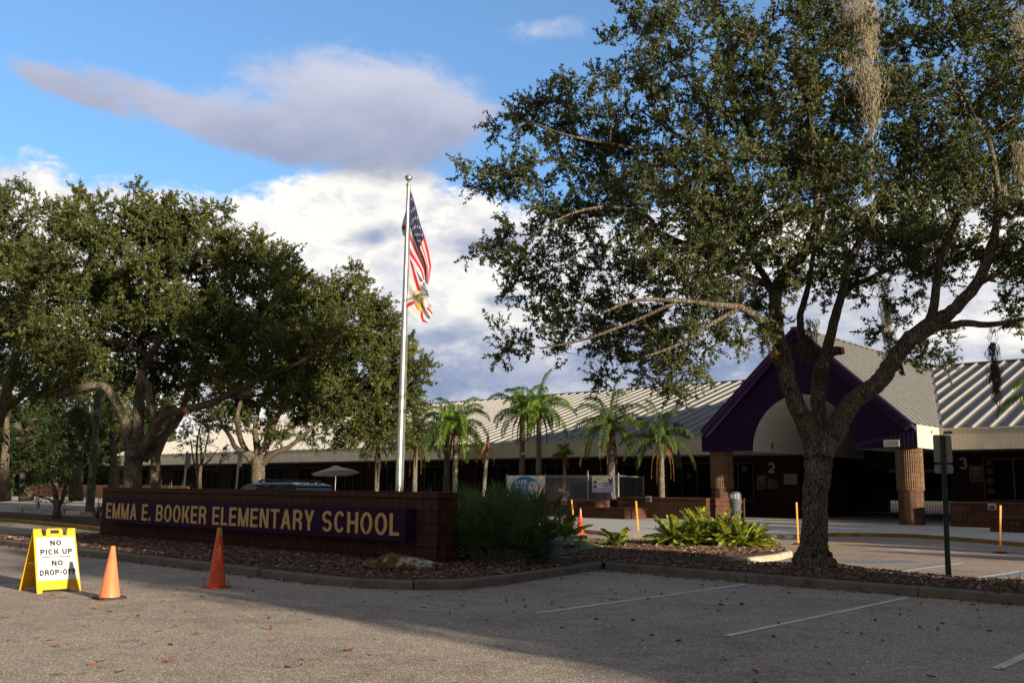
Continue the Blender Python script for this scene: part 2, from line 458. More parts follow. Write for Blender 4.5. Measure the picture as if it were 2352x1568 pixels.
# glittering gold lettering
m, b, p, o = newmat('gold')
co = objco(b)
v = b.noise(co, 320, 2, 0.7)
b.put(p.inputs['Base Color'], b.ramp(v, [(0.35, (0.46, 0.29, 0.08)), (0.65, (0.80, 0.56, 0.22))]))
p.inputs['Roughness'].default_value = 0.6
# grooved metal siding (vertical grooves)
for nm, c, sp in (('purple_siding', (0.017, 0.0055, 0.034), 0.2), ('cream_siding', (0.60, 0.55, 0.44), 0.2)):
    m, b, p, o = newmat(nm)
    co = objco(b); s_ = b.n('ShaderNodeSeparateXYZ'); b.put(s_.inputs[0], co)
    u = b.m('ADD', s_.outputs[0], s_.outputs[1])
    fr = b.m('ABSOLUTE', b.m('SUBTRACT', b.m('FRACT', b.m('DIVIDE', u, sp)), 0.5))
    g = b.ss(fr, 0.0, 0.07)
    n = b.noise(co, 1.5, 5)
    b.put(p.inputs['Base Color'], b.mix(g, rgb(tuple(x * 0.6 for x in c)), b.ramp(n, [(0.3, tuple(x * 0.88 for x in c)), (0.7, tuple(x * 1.12 for x in c))])))
    p.inputs['Roughness'].default_value = 0.65; p.inputs['Specular IOR Level'].default_value = 0.15
    bump(b, p, g, 0.7, 0.02)
# vault panels with horizontal joints
m, b, p, o = newmat('vault')
co = objco(b); s_ = b.n('ShaderNodeSeparateXYZ'); b.put(s_.inputs[0], co)
fr = b.m('ABSOLUTE', b.m('SUBTRACT', b.m('FRACT', b.m('DIVIDE', s_.outputs[2], 0.62)), 0.5))
b.put(p.inputs['Base Color'], b.mix(b.ss(fr, 0.0, 0.025), rgb((0.25, 0.24, 0.22)), rgb((0.62, 0.60, 0.56))))
p.inputs['Roughness'].default_value = 0.7
# weathered metal roof
m, b, p, o = newmat('roof_metal')
co = objco(b)
n = b.noise(co, 0.5, 7, 0.65); n_2 = b.noise(co, 5, 5, 0.7)
b.put(p.inputs['Base Color'], b.ramp(b.m('ADD', b.m('MULTIPLY', n, 0.6), b.m('MULTIPLY', n_2, 0.4)), [(0.32, (0.13, 0.13, 0.135)), (0.5, (0.195, 0.195, 0.20)), (0.7, (0.25, 0.25, 0.25))]))
p.inputs['Roughness'].default_value = 0.75; p.inputs['Specular IOR Level'].default_value = 0.2
bump(b, p, n_2, 0.15, 0.02)
simple('roof_rib', (0.30, 0.295, 0.285), 0.5, 0.1)
# rock
m, b, p, o = newmat('rock')
co = objco(b)
n = b.noise(co, 3.2, 8, 0.65); n_2 = b.noise(co, 14, 6, 0.7)
c = b.ramp(n_2, [(0.3, (0.05, 0.028, 0.012)), (0.55, (0.17, 0.09, 0.03)), (0.75, (0.25, 0.16, 0.07))])
b.put(p.inputs['Base Color'], b.mix(b.ss(n, 0.54, 0.60), c, rgb((0.52, 0.49, 0.44))))
p.inputs['Roughness'].default_value = 0.9
bump(b, p, b.m('ADD', n, n_2), 0.8, 0.06)
M = MATS

# ------------------------------------------------------------------ mesh helpers
COL = SC.collection


def tag(o, label=None, cat=None, group=None, kind=None):
    if label: o['label'] = label
    if cat: o['category'] = cat
    if group: o['group'] = group
    if kind: o['kind'] = kind
    return o


def empty(name, p, rz=0.0, label=None, cat=None, group=None):
    o = bpy.data.objects.new(name, None); COL.objects.link(o)
    o.empty_display_size = 0.2
    o.location = tuple(float(x) for x in p); o.rotation_euler = (0, 0, rz)
    return tag(o, label, cat, group)


class MB:
    def __init__(s): s.v = []; s.f = []; s.m = []
    def add(s, vs, fs, mi=0):
        k = len(s.v); s.v += [tuple(map(float, q)) for q in vs]
        for f in fs: s.f.append(tuple(k + i for i in f)); s.m.append(mi)
    def box(s, x0, x1, y0, y1, z0, z1, mi=0):
        s.add([(x0, y0, z0), (x1, y0, z0), (x1, y1, z0), (x0, y1, z0), (x0, y0, z1), (x1, y0, z1), (x1, y1, z1), (x0, y1, z1)],
              [(0, 3, 2, 1), (4, 5, 6, 7), (0, 1, 5, 4), (1, 2, 6, 5), (2, 3, 7, 6), (3, 0, 4, 7)], mi)
    def hull8(s, b4, t4, mi=0):
        s.add(list(b4) + list(t4), [(0, 3, 2, 1), (4, 5, 6, 7), (0, 1, 5, 4), (1, 2, 6, 5), (2, 3, 7, 6), (3, 0, 4, 7)], mi)
    def bar(s, a, b, w, h, mi=0, up=(0, 0, 1)):
        a = np.array(a, float); b = np.array(b, float); d = b - a; d /= np.linalg.norm(d)
        u = np.array(up, float); x = np.cross(d, u)
        if np.linalg.norm(x) < 1e-4: x = np.cross(d, (1, 0, 0))
        x /= np.linalg.norm(x); y = np.cross(x, d)
        q = [(-1, -1), (1, -1), (1, 1), (-1, 1)]
        s.hull8([a + x * w / 2 * i + y * h / 2 * j for i, j in q], [b + x * w / 2 * i + y * h / 2 * j for i, j in q], mi)
    def prism(s, poly, fn, t0, t1, mi=0):           # poly 2d, fn(u,v,t)->xyz
        n = len(poly); vs = [fn(u, v, t0) for u, v in poly] + [fn(u, v, t1) for u, v in poly]
        s.add(vs, [tuple(range(n - 1, -1, -1)), tuple(range(n, 2 * n))] + [(i, (i + 1) % n, n + (i + 1) % n, n + i) for i in range(n)], mi)
    def tube(s, pts, rad, k=8, mi=0, cap=True, jit=0, rng=None):
        pts = [np.array(q, float) for q in pts]
        if not hasattr(rad, '__len__'): rad = [rad] * len(pts)
        n = len(pts); base = len(s.v); ref = None
        for i in range(n):
            d = pts[min(i + 1, n - 1)] - pts[max(i - 1, 0)]; d = d / (np.linalg.norm(d) + 1e-9)
            if ref is None:
                ref = np.array([1, 0, 0.0]) if abs(d[0]) < 0.8 else np.array([0, 1, 0.0])
            x = ref - d * (ref @ d); x /= np.linalg.norm(x); y = np.cross(d, x); ref = x
            for j in range(k):
                a = 2 * pi * j / k
                r = rad[i] * (1 + (rng.uniform(-jit, jit) if rng is not None else 0))
                s.v.append(tuple(pts[i] + x * cos(a) * r + y * sin(a) * r))
        for i in range(n - 1):
            for j in range(k):
                s.f.append((base + i * k + j, base + i * k + (j + 1) % k, base + (i + 1) * k + (j + 1) % k, base + (i + 1) * k + j)); s.m.append(mi)
        if cap:
            s.f.append(tuple(base + j for j in range(k - 1, -1, -1))); s.m.append(mi)
            s.f.append(tuple(base + (n - 1) * k + j for j in range(k))); s.m.append(mi)
    def lathe(s, prof, k=24, c=(0, 0, 0), mi=0, mis=None):
        base = len(s.v); n = len(prof)
        for r, z in prof:
            for j in range(k):
                a = 2 * pi * j / k; s.v.append((c[0] + r * cos(a), c[1] + r * sin(a), c[2] + z))
        for i in range(n - 1):
            for j in range(k):
                s.f.append((base + i * k + j, base + i * k + (j + 1) % k, base + (i + 1) * k + (j + 1) % k, base + (i + 1) * k + j))
                s.m.append(mis[i] if mis else mi)
        s.f.append(tuple(base + j for j in range(k - 1, -1, -1))); s.m.append(mi)
        s.f.append(tuple(base + (n - 1) * k + j for j in range(k))); s.m.append(mis[-1] if mis else mi)
    def text(s, txt, fn, w=None, h=None, align='L', mi=0, bold=0.0, depth=0.0):   # fn(u,v,t)
        vs, fs = textmesh(txt, bold, depth)
        x0, x1 = vs[:, 0].min(), vs[:, 0].max(); y0, y1 = vs[:, 1].min(), vs[:, 1].max()
        sy = h / (y1 - y0) if h else w / (x1 - x0); sx = w / (x1 - x0) if w else sy
        o = {'L': 0, 'C': -0.5, 'R': -1}[align] * (x1 - x0) * sx
        s.add([fn((q[0] - x0) * sx + o, (q[1] - y0) * sy, q[2]) for q in vs], fs, mi)
    def build(s, name, mats, parent=None, smooth=False, loc=None, rz=0.0, autos=None, bevel=0):
        me = bpy.data.meshes.new(name); me.from_pydata(s.v, [], s.f)
        if isinstance(mats, str): mats = [mats]
        for q in mats: me.materials.append(M[q])
        if len(mats) > 1: me.polygons.foreach_set('material_index', s.m)
        if smooth: me.polygons.foreach_set('use_smooth', [True] * len(s.f))
        me.update()
        o = bpy.data.objects.new(name, me); COL.objects.link(o)
        if parent: o.parent = parent
        if loc is not None: o.location = tuple(float(q) for q in loc)
        o.rotation_euler = (0, 0, rz)
        if autos: me.set_sharp_from_angle(angle=radians(autos))
        if bevel:
            bv = o.modifiers.new('bevel', 'BEVEL'); bv.width = bevel; bv.segments = 2; bv.limit_method = 'ANGLE'
        return o


_tx = {}


def textmesh(txt, bold=0.0, depth=0.0):
    key = (txt, bold, depth)
    if key in _tx: return _tx[key]
    cu = bpy.data.curves.new('t', 'FONT'); cu.body = txt; cu.offset = bold; cu.extrude = depth; cu.resolution_u = 4
    ob = bpy.data.objects.new('t', cu); COL.objects.link(ob)
    dg = bpy.context.evaluated_depsgraph_get()
    me = bpy.data.meshes.new_from_object(ob.evaluated_get(dg))
    vs = np.array([tuple(v.co) for v in me.vertices]); fs = [tuple(p_.vertices) for p_ in me.polygons]
    bpy.data.objects.remove(ob); bpy.data.curves.remove(cu); bpy.data.meshes.remove(me)
    _tx[key] = (vs, fs)
    return vs, fs


def glyph(ch, a, b_, W=0.62):
    """heavy grotesque capitals drawn as strokes; height 1, a = upright stroke, b_ = level stroke"""
    P = []
    def V(x, y0=0.0, y1=1.0): P.append([(x, y0), (x + a, y0), (x + a, y1), (x, y1)])
    def Hh(y, x0, x1): P.append([(x0, y), (x1, y), (x1, y + b_), (x0, y + b_)])
    def Dg(x0, y0, x1, y1, w=None): w = w or a * 1.05; P.append([(x0, y0), (x0 + w, y0), (x1 + w, y1), (x1, y1)])
    def A(cx, cy, rx, ry, a0, a1, n=None):
        n = n or max(4, int(abs(a1 - a0) / 12))
        for k in range(n):
            p, q = radians(a0 + (a1 - a0) * k / n), radians(a0 + (a1 - a0) * (k + 1) / n)
            P.append([(cx + rx * cos(p), cy + ry * sin(p)), (cx + rx * cos(q), cy + ry * sin(q)), (cx + (rx - a) * cos(q), cy + (ry - b_) * sin(q)), (cx + (rx - a) * cos(p), cy + (ry - b_) * sin(p))])
    m = 0.5 - b_ / 2; ru = (0.5 + b_ / 2) / 2; w = W
    if ch == 'E': w = W * .92; V(0); Hh(0, a, w); Hh(m, a, w * .93); Hh(1 - b_, a, w)
    elif ch == 'F': w = W * .88; V(0); Hh(m, a, w * .92); Hh(1 - b_, a, w)
    elif ch == 'L': w = W * .86; V(0); Hh(0, a, w)
    elif ch == 'T': Hh(1 - b_, 0, w); V(w / 2 - a / 2, 0, 1 - b_)
    elif ch == 'H': w = W * 1.05; V(0); V(w - a); Hh(m, a, w - a)
    elif ch == 'I': w = a; V(0)
    elif ch == 'N': w = W * 1.05; V(0); V(w - a); Dg(a * .25, 1, w - a * 1.2, 0, a * .95)
    elif ch == 'M': w = W * 1.3; V(0); V(w - a); Dg(0, 1, w / 2 - a / 2, 0, a); Dg(w - a, 1, w / 2 - a / 2, 0, a)
    elif ch == 'A': w = W * 1.12; Dg(0, 0, w / 2 - a / 2, 1); Dg(w - a * 1.05, 0, w / 2 - a / 2, 1); Hh(.24, w * .24, w * .76)
    elif ch == 'Y': w = W * 1.05; V(w / 2 - a / 2, 0, .45); Dg(0, 1, w / 2 - a / 2, .40); Dg(w - a * 1.05, 1, w / 2 - a / 2, .40)
    elif ch == 'K': w = W * 1.05; V(0); Dg(a * .8, .34, w - a * 1.1, 1, a * 1.1); Dg(a + (w - a) * .22, .50, w - a * 1.15, 0, a * 1.15)
    elif ch == 'O' or ch == '0': w = W * (1.12 if ch == 'O' else .9); A(w / 2, .5, w / 2, .515, 0, 360, 36)
    elif ch == 'C': w = W * 1.08; A(w / 2, .5, w / 2, .515, 38, 322, 28)
    elif ch == 'U': w = W * 1.02; V(0, w * .45, 1); V(w - a, w * .45, 1); A(w / 2, w * .45, w / 2, w * .45 + .01, 180, 360)
    elif ch in 'PRB':
        r = ru; V(0); Hh(1 - b_, a, w - r * .95); Hh(m, a, w - r * .95); A(w - r * .95, 1 - r, r * .95, r, -90, 90)
        if ch == 'R': V(w - a * 1.02, 0, .30); A(w - a * 1.0 - .10, .30, .10 + a, .20, 0, 90, 5)
        if ch == 'B': w = W * 1.03; Hh(0, a, w - r * .95); A(w - r * .95, r, r * .95, r, -90, 90); Hh(m, a, w - r * .95)
    elif ch == 'D': V(0); Hh(0, a, w * .45); Hh(1 - b_, a, w * .45); A(w * .45, .5, w * .60, .5, -90, 90); w = w * 1.05
    elif ch == 'S': A(w / 2, 1 - ru, w / 2, ru + .01, 22, 270); A(w / 2, ru, w / 2, ru + .01, 90, -158)
    elif ch == '3': w = W * .9; A(w / 2, 1 - ru, w / 2, ru + .01, 158, -90); A(w / 2, ru, w / 2, ru + .01, 90, -158)
    elif ch == '2': w = W * .9; A(w / 2, 1 - ru - .02, w / 2, ru + .03, 165, -35); Dg(0, b_ * .9, w * .70, .52, a * 1.2); Hh(0, 0, w)
    elif ch == '5': w = W * .9; Hh(1 - b_, a * .6, w * .95); V(a * .35, .46, 1 - b_); A(w / 2, ru + .02, w / 2, ru + .03, 128, -158)
    elif ch == '-': w = W * .55; Hh(.36, 0, w)
    elif ch == '.': w = a; P.append([(0, 0), (a, 0), (a, b_ * 1.2), (0, b_ * 1.2)])
    elif ch == ' ': w = W * .42
    return P, w


def stroke_text(mb, txt, fn, w, h, align='L', mi=0, a=.17, b_=.15, gap=.13, W=.62):
    """w, h = finished size; strokes overlap, so each lies a hair above the one before"""
    ps = []; x = 0.0
    for ch in txt:
        P, cw = glyph(ch, a, b_, W)
        ps += [[(x + u, v) for u, v in q] for q in P]; x += cw + (gap if ch != ' ' else gap)
    x -= gap; sx, sy = w / x, h; o = {'L': 0, 'C': -.5, 'R': -1}[align] * w
    for k, q in enumerate(ps):
        t = 0.0003 * (k % 7)
        mb.add([fn(u * sx + o, v * sy, t) for u, v in q], [(0, 1, 2, 3)], mi)


def facemesh(name, V, mat, tint=None, parent=None, smooth=False, loc=None):
    """V: (N,k,3) array of separate faces (k corners each)."""
    N, k = V.shape[:2]
    if loc is not None: V = V - np.array(loc)[None, None, :]
    me = bpy.data.meshes.new(name)
    me.vertices.add(N * k); me.vertices.foreach_set('co', V.astype(np.float32).ravel())
    me.loops.add(N * k); me.loops.foreach_set('vertex_index', np.arange(N * k, dtype=np.int32))
    me.polygons.add(N); me.polygons.foreach_set('loop_start', np.arange(0, N * k, k, dtype=np.int32))
    me.polygons.foreach_set('loop_total', np.full(N, k, dtype=np.int32))
    me.materials.append(M[mat])
    if tint is not None:
        at_ = me.attributes.new('tint', 'FLOAT', 'FACE'); at_.data.foreach_set('value', tint.astype(np.float32))
    me.update(calc_edges=True)
    o = bpy.data.objects.new(name, me); COL.objects.link(o)
    if parent: o.parent = parent
    if loc is not None and not parent: o.location = tuple(float(q) for q in loc)
    return o


def norm(a): return a / (np.linalg.norm(a, axis=-1, keepdims=True) + 1e-9)


def leafquads(P, Dv, L, Wd, rng):
    N = len(P)
    D_ = norm(Dv); R_ = rng.normal(size=(N, 3)); S_ = norm(np.cross(D_, R_))
    L = (L * rng.uniform(0.7, 1.25, N))[:, None]; w = (Wd * rng.uniform(0.8, 1.2, N))[:, None] / 2
    return np.stack([P, P + D_ * L * 0.5 + S_ * w, P + D_ * L, P + D_ * L * 0.5 - S_ * w], 1)


def segtubes(P0, P1, r0, r1, k=3):
    d = norm(P1 - P0); ref = np.where(np.abs(d[:, 2:3]) < 0.9, np.array([[0, 0, 1.0]]), np.array([[1.0, 0, 0]]))
    x = norm(np.cross(d, ref)); y = np.cross(d, x)
    out = []
    for j in range(k):
        a, b_ = 2 * pi * j / k, 2 * pi * (j + 1) / k
        ca = x * cos(a) + y * sin(a); cb = x * cos(b_) + y * sin(b_)
        out.append(np.stack([P0 + ca * r0[:, None], P0 + cb * r0[:, None], P1 + cb * r1[:, None], P1 + ca * r1[:, None]], 1))
    return np.concatenate(out, 0)


def crom(P, n):
    P = [np.array(q, float) for q in P]; P = [2 * P[0] - P[1]] + P + [2 * P[-1] - P[-2]]; out = []
    for i in range(1, len(P) - 2):
        for j in range(n):
            t = j / n; a, b_, c, d = P[i - 1:i + 3]
            out.append(0.5 * ((2 * b_) + (-a + c) * t + (2 * a - 5 * b_ + 4 * c - d) * t * t + (-a + 3 * b_ - 3 * c + d) * t ** 3))
    out.append(P[-2]); return out


def tree(name, label, cat, base, limbs, lobes, dens, leaf, barkm='bark', leafm='leaf_oak', seed=1, ntw=8, nlf=20, twl=0.5, group=None, droop=0.0, tintb=0.0, upb=0.25, zmin=2.2):
    """limbs: lists of (px,py,depth,radius) ; lobes: (px,py,depth,radius m[,density])"""
    rng = np.random.default_rng(seed)
    root = empty(name, base, 0, label, cat, group)
    off = np.array(base, float)
    mb = MB(); nodes = []; nrad = []
    for L in limbs:
        P = [np.append(at(a, b_, c), r) for a, b_, c, r in L]
        P = crom(P, 5)
        pts = [q[:3] for q in P]; rad = [max(0.01, q[3]) for q in P]
        for i in range(1, len(pts) - 1): pts[i] = pts[i] + rng.normal(size=3) * rad[i] * 0.05
        mb.tube([q - off for q in pts], rad, 16, jit=0.025, rng=rng)
        for q, r in zip(pts, rad):
            if q[2] > zmin: nodes.append(q); nrad.append(r)
    mb.build('trunk', barkm, root, smooth=True)
    A = []
    for lb in lobes:
        a, b_, c, r = lb[:4]; dk = lb[4] if len(lb) > 4 else 1.0
        cpt = at(a, b_, c); n = max(2, int(dens * dk * r ** 2.4))
        q = norm(rng.normal(size=(n, 3))) * (rng.uniform(0, 1, (n, 1)) ** 0.45) * r
        A.append(cpt + q * np.array([1, 1.15, 0.85]))
    A = np.concatenate(A)
    A = A[A[:, 2] > 0.4]
    nodes = np.array(nodes); nrad = np.array(nrad)
    d0 = np.array([np.min(np.linalg.norm(nodes - a, axis=1)) for a in A]); A = A[np.argsort(d0)]
    S0 = []; S1 = []; R0 = []; R1 = []; dirs = []
    for a in A:
        dd = np.linalg.norm(nodes - a, axis=1) + np.maximum(0, nodes[:, 2] - a[2]) * 0.3
        i = int(np.argmin(dd)); p0 = nodes[i]; ln = np.linalg.norm(a - p0)
        ns = max(2, min(9, int(ln / 0.35)))
        r0 = min(nrad[i] * 0.6, 0.008 + 0.016 * ln); r1 = 0.006
        bend = rng.normal(size=3) * 0.14 * ln + np.array([0, 0, 0.10 * ln])
        prev = p0; pr = r0; new = []; nr = []
        for j in range(1, ns + 1):
            t = j / ns
            q = p0 + (a - p0) * t + bend * sin(pi * t) + (rng.normal(size=3) * 0.05 if j < ns else 0)
            r = r0 + (r1 - r0) * t
            S0.append(prev); S1.append(q); R0.append(pr); R1.append(r); prev = q; pr = r; new.append(q); nr.append(r)
        nodes = np.vstack([nodes, new]); nrad = np.append(nrad, nr)
        dirs.append((a - p0) / (ln + 1e-6))
    S0 = np.array(S0); S1 = np.array(S1)
    V = segtubes(S0, S1, np.array(R0), np.array(R1), 5)
    br = facemesh('branches', V - off, barkm if barkm != 'bark' else 'bark_small', None, root)
    br.data.polygons.foreach_set('use_smooth', [False] * len(br.data.polygons))
    dirs = np.array(dirs); nA = len(A)
    # twigs
    T0 = np.repeat(A, ntw, 0) + rng.normal(size=(nA * ntw, 3)) * 0.06
    TD = norm(np.repeat(dirs, ntw, 0) * 0.55 + rng.normal(size=(nA * ntw, 3)) * 0.75 + np.array([0, 0, upb - droop]))
    TL = rng.uniform(0.5, 1.1, nA * ntw)[:, None] * twl
    T1 = T0 + TD * TL + np.array([0, 0, -droop * 0.25]) * TL
    tw = segtubes(T0, T1, np.full(len(T0), 0.005), np.full(len(T0), 0.0025), 3)
    facemesh('twigs', tw - off, 'bark_small', None, root)
    # leaves
    N = len(T0) * nlf
    k = np.repeat(np.arange(len(T0)), nlf); t = rng.uniform(0.15, 1.05, N)[:, None]
    P = T0[k] * (1 - t) + T1[k] * t
    D_ = norm(TD[k] * 0.7 + rng.normal(size=(N, 3)) * 0.65 + np.array([0, 0, -droop * 0.5]))
    Q = leafquads(P, D_, leaf[0], leaf[1], rng)
    ct = rng.normal(0.42 + tintb, 0.16, nA)
    tint = np.clip(np.repeat(ct, ntw * nlf) + rng.normal(0, 0.16, N), 0, 1)
    facemesh('foliage', Q - off, leafm, tint, root)
    return root


# ------------------------------------------------------------------ the ground
def sheet(name, poly, z, mat, thick=None):
    mb = MB(); n = len(poly)
    mb.add([tuple(lw(x, y, z)) for x, y in poly], [tuple(range(n))])
    o = mb.build(name, mat)
    # face up
    if o.data.polygons[0].normal.z < 0: o.data.flip_normals()
    tag(o, kind='structure'); return o


mb = MB(); mb.add([(-1500, -1500, -0.02), (1500, -1500, -0.02), (1500, 1500, -0.02), (-1500, 1500, -0.02)], [(0, 1, 2, 3)])
concrete('grass_ground', (0.09, 0.10, 0.04), stain=0.4)
tag(mb.build('ground', 'grass_ground'), kind='structure')
sheet('parking_lot', [(-140, -40), (60, -40), (60, 45), (-140, 45)], 0.0, 'asphalt')
sheet('drive_aisle', [(-9, 18.2), (60, 17.8), (60, 39.5), (-60, 39.5), (-60, 17.3), (-36, 17.3), (-20, 20)], 0.004, 'asphalt_tan')


def arc(cx, cy, r, a0, a1, n=6):
    return [(cx + r * cos(radians(a0 + (a1 - a0) * i / n)), cy + r * sin(radians(a0 + (a1 - a0) * i / n))) for i in range(n + 1)]


def offset_line(pts, d):
    out = []
    for i, p_ in enumerate(pts):
        a = pts[max(i - 1, 0)]; c = pts[min(i + 1, len(pts) - 1)]
        t = np.array([c[0] - a[0], c[1] - a[1]]); t = t / np.linalg.norm(t)
        out.append((p_[0] - t[1] * d, p_[1] + t[0] * d))
    return out


def kerb(name, pts, mat, w=0.16, h=0.15, seg=3.0, side=1, z0=-0.05):
    """pts: outer edge in grid metres; the kerb lies to the left of the walking direction (side=1)"""
    # resample
    P = [np.array(p_, float) for p_ in pts]; res = [P[0]]; L = [0]
    for a, c in zip(P[:-1], P[1:]):
        n = max(1, int(np.linalg.norm(c - a) / 0.5))
        for j in range(1, n + 1): res.append(a + (c - a) * j / n); L.append(L[-1] + np.linalg.norm(c - a) / n)
    inn = offset_line([tuple(q) for q in res], w * side); ot = [tuple(q) for q in res]
    prof = lambda o_, i_: [(o_, z0), (o_, h - 0.035), (tuple(np.array(o_) * 0.82 + np.array(i_) * 0.18), h - 0.004), (tuple(np.array(o_) * 0.3 + np.array(i_) * 0.7), h), (i_, h - 0.01), (i_, z0)]
    mb = MB(); i = 0; rng = random.Random(len(pts))
    while i < len(res) - 1:
        j = i
        while j < len(res) - 1 and L[j] - L[i] < seg: j += 1
        dz = rng.uniform(-0.006, 0.006); ring = []
        for q in range(i, j + 1):
            o_ = np.array(ot[q]); i_ = np.array(inn[q])
            if q == j and j < len(res) - 1: o_ = o_ + (np.array(ot[q - 1]) - o_) * 0.03; i_ = i_ + (np.array(inn[q - 1]) - i_) * 0.03
            ring.append([lw(c[0], c[1], z + (dz if z > 0 else 0)) for c, z in prof(tuple(o_), tuple(i_))])
        base = len(mb.v); k = 6
        for r_ in ring: mb.v += [tuple(map(float, q)) for q in r_]
        for a in range(len(ring) - 1):
            for c in range(k): mb.f.append((base + a * k + c, base + a * k + (c + 1) % k, base + (a + 1) * k + (c + 1) % k, base + (a + 1) * k + c)); mb.m.append(0)
        mb.f.append(tuple(base + c for c in range(k))); mb.m.append(0)
        mb.f.append(tuple(base + (len(ring) - 1) * k + c for c in range(k - 1, -1, -1))); mb.m.append(0)
        i = j
    o = mb.build(name, mat); tag(o, kind='structure'); return o


# island with the sign wall, and the strip with the big oak
front = [(-60, 9.9), (-45, 9.95), (-30, 10.0), (-20, 9.95), (-13.0, 9.95), (-12.2, 10.1), (-11.5, 10.5), (-11.05, 11.1), (-11.1, 12.2), (-11.5, 14.2), (-11.85, 15.95)]
strip = [(-11.75, 15.9), (-8, 15.75), (-4, 15.6), (4, 15.4), (20, 15.2)]
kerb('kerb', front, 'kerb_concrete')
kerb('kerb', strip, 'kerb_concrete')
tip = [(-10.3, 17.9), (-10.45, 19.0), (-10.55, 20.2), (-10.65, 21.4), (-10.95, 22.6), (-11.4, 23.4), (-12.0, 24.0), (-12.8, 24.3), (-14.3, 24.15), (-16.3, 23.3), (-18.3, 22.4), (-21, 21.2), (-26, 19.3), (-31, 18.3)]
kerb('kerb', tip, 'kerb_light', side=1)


def bed(name, poly, z, hump, mat='mulch', seed=0, res=0.35):
    """a gently mounded bed: grid clipped to the polygon"""
    xs = [q[0] for q in poly]; ys = [q[1] for q in poly]
    mb = MB()
    import bmesh
    bm_ = bmesh.new()
    vs = [bm_.verts.new(tuple(lw(x, y, z))) for x, y in poly]
    f = bm_.faces.new(vs)
    if f.normal.z < 0: f.normal_flip()
    bmesh.ops.triangulate(bm_, faces=bm_.faces[:])
    for _ in range(5):
        eds = [e for e in bm_.edges if e.calc_length() > res * 2.2]
        if not eds: break
        bmesh.ops.subdivide_edges(bm_, edges=eds, cuts=1)
        bmesh.ops.triangulate(bm_, faces=bm_.faces[:])
    P = np.array([lw(x, y, z) for x, y in poly])
    for v in bm_.verts:
        q = np.array(v.co); md = 1e9
        for i in range(len(P)):
            a, c = P[i], P[(i + 1) % len(P)]; t = np.clip(((q - a) @ (c - a)) / ((c - a) @ (c - a) + 1e-9), 0, 1)
            md = min(md, np.linalg.norm(q - a - (c - a) * t))
        h = hump * (1 - math.exp(-md / 0.9))
        v.co.z += h + (0.02 * sin(q[0] * 5.1 + seed) * cos(q[1] * 4.3) if md > 0.2 else 0)
    bm_.normal_update()
    for f in bm_.faces:
        if f.normal.z < 0: f.normal_flip()
    me = bpy.data.meshes.new(name); bm_.to_mesh(me); bm_.free()
    me.materials.append(M[mat]); me.polygons.foreach_set('use_smooth', [True] * len(me.polygons))
    o = bpy.data.objects.new(name, me); COL.objects.link(o); tag(o, kind='structure')
    return o


bedpoly = [(-29.2, 10.15), (-20, 10.1), (-13.0, 10.1), (-12.3, 10.25), (-11.6, 10.6), (-11.2, 11.15), (-11.25, 12.2), (-11.65, 14.2), (-11.9, 16.1),
           (-10.45, 17.9), (-10.62, 19.0), (-10.72, 20.2), (-10.82, 21.4), (-11.1, 22.5), (-11.5, 23.3), (-12.05, 23.85), (-12.85, 24.15), (-14.3, 24.0), (-16.3, 23.15), (-18.3, 22.25), (-21, 21.05), (-26, 19.15), (-31, 18.1),
           (-30.4, 14.5), (-28.6, 12.9)]
bed('mulch_bed', bedpoly, 0.125, 0.05)
strippoly = [(-11.9, 16.05), (-8, 15.9), (-4, 15.75), (4, 15.55), (20, 15.35), (20, 17.6), (-4.56, 17.9), (-5.58, 17.72), (-6.6, 18.1), (-7.4, 18.4), (-8.1, 18.85), (-9.1, 18.5), (-10.35, 17.8)]
bed('mulch_bed', strippoly, 0.12, 0.06, seed=3)
kerb('kerb', [(20, 17.75), (-4.5, 18.05), (-5.55, 17.9)], 'kerb_light', w=0.12, h=0.13)

# yellow kerbed island at the left
yk = [(-29.0, 15.6), (-32.5, 15.3), (-36, 15.8), (-41.5, 16.1), (-44.5, 16.2), (-60, 16.6), (-75, 17)]
kerb('yellow_kerb', yk, 'yellow_kerb', side=-1, seg=4)
bed('mulch_bed', [(-29.2, 15.8), (-32.5, 15.5), (-36, 16.0), (-41.5, 16.3), (-44.5, 16.4), (-60, 16.8), (-75, 17.2), (-75, 19.5), (-60, 20.0), (-48, 20.2), (-42, 20.3), (-36, 19.9), (-31.2, 18.0)], 0.12, 0.06, seed=5)
kerb('kerb', [(-75, 24.0), (-110, 24.5)], 'yellow_kerb', seg=4)

# sidewalk slab along the building
walk = [(-130, 35), (-60, 35.5), (-36, 34.5), (-30, 32.5), (-26.2, 30.9), (-21.9, 28.4), (-19.2, 27.3), (-17.0, 27.9), (-15.6, 29.6), (-15.1, 31.6), (-15.0, 33.9), (-13.9, 35.2), (-12.5, 35.6), (-10.5, 34.4), (-8.1, 32.4), (-5, 30.9), (0, 30.2), (30, 29.8)]
sheet('sidewalk', walk + [(30, 95), (-130, 95)], 0.13, 'walk')
kerb('yellow_kerb', offset_line(walk[9:], -0.004), 'yellow_kerb', w=0.12, h=0.136, seg=6, side=1)
kerb('kerb', offset_line(walk[:10], -0.004), 'kerb_light', w=0.12, h=0.136, seg=6, side=1)


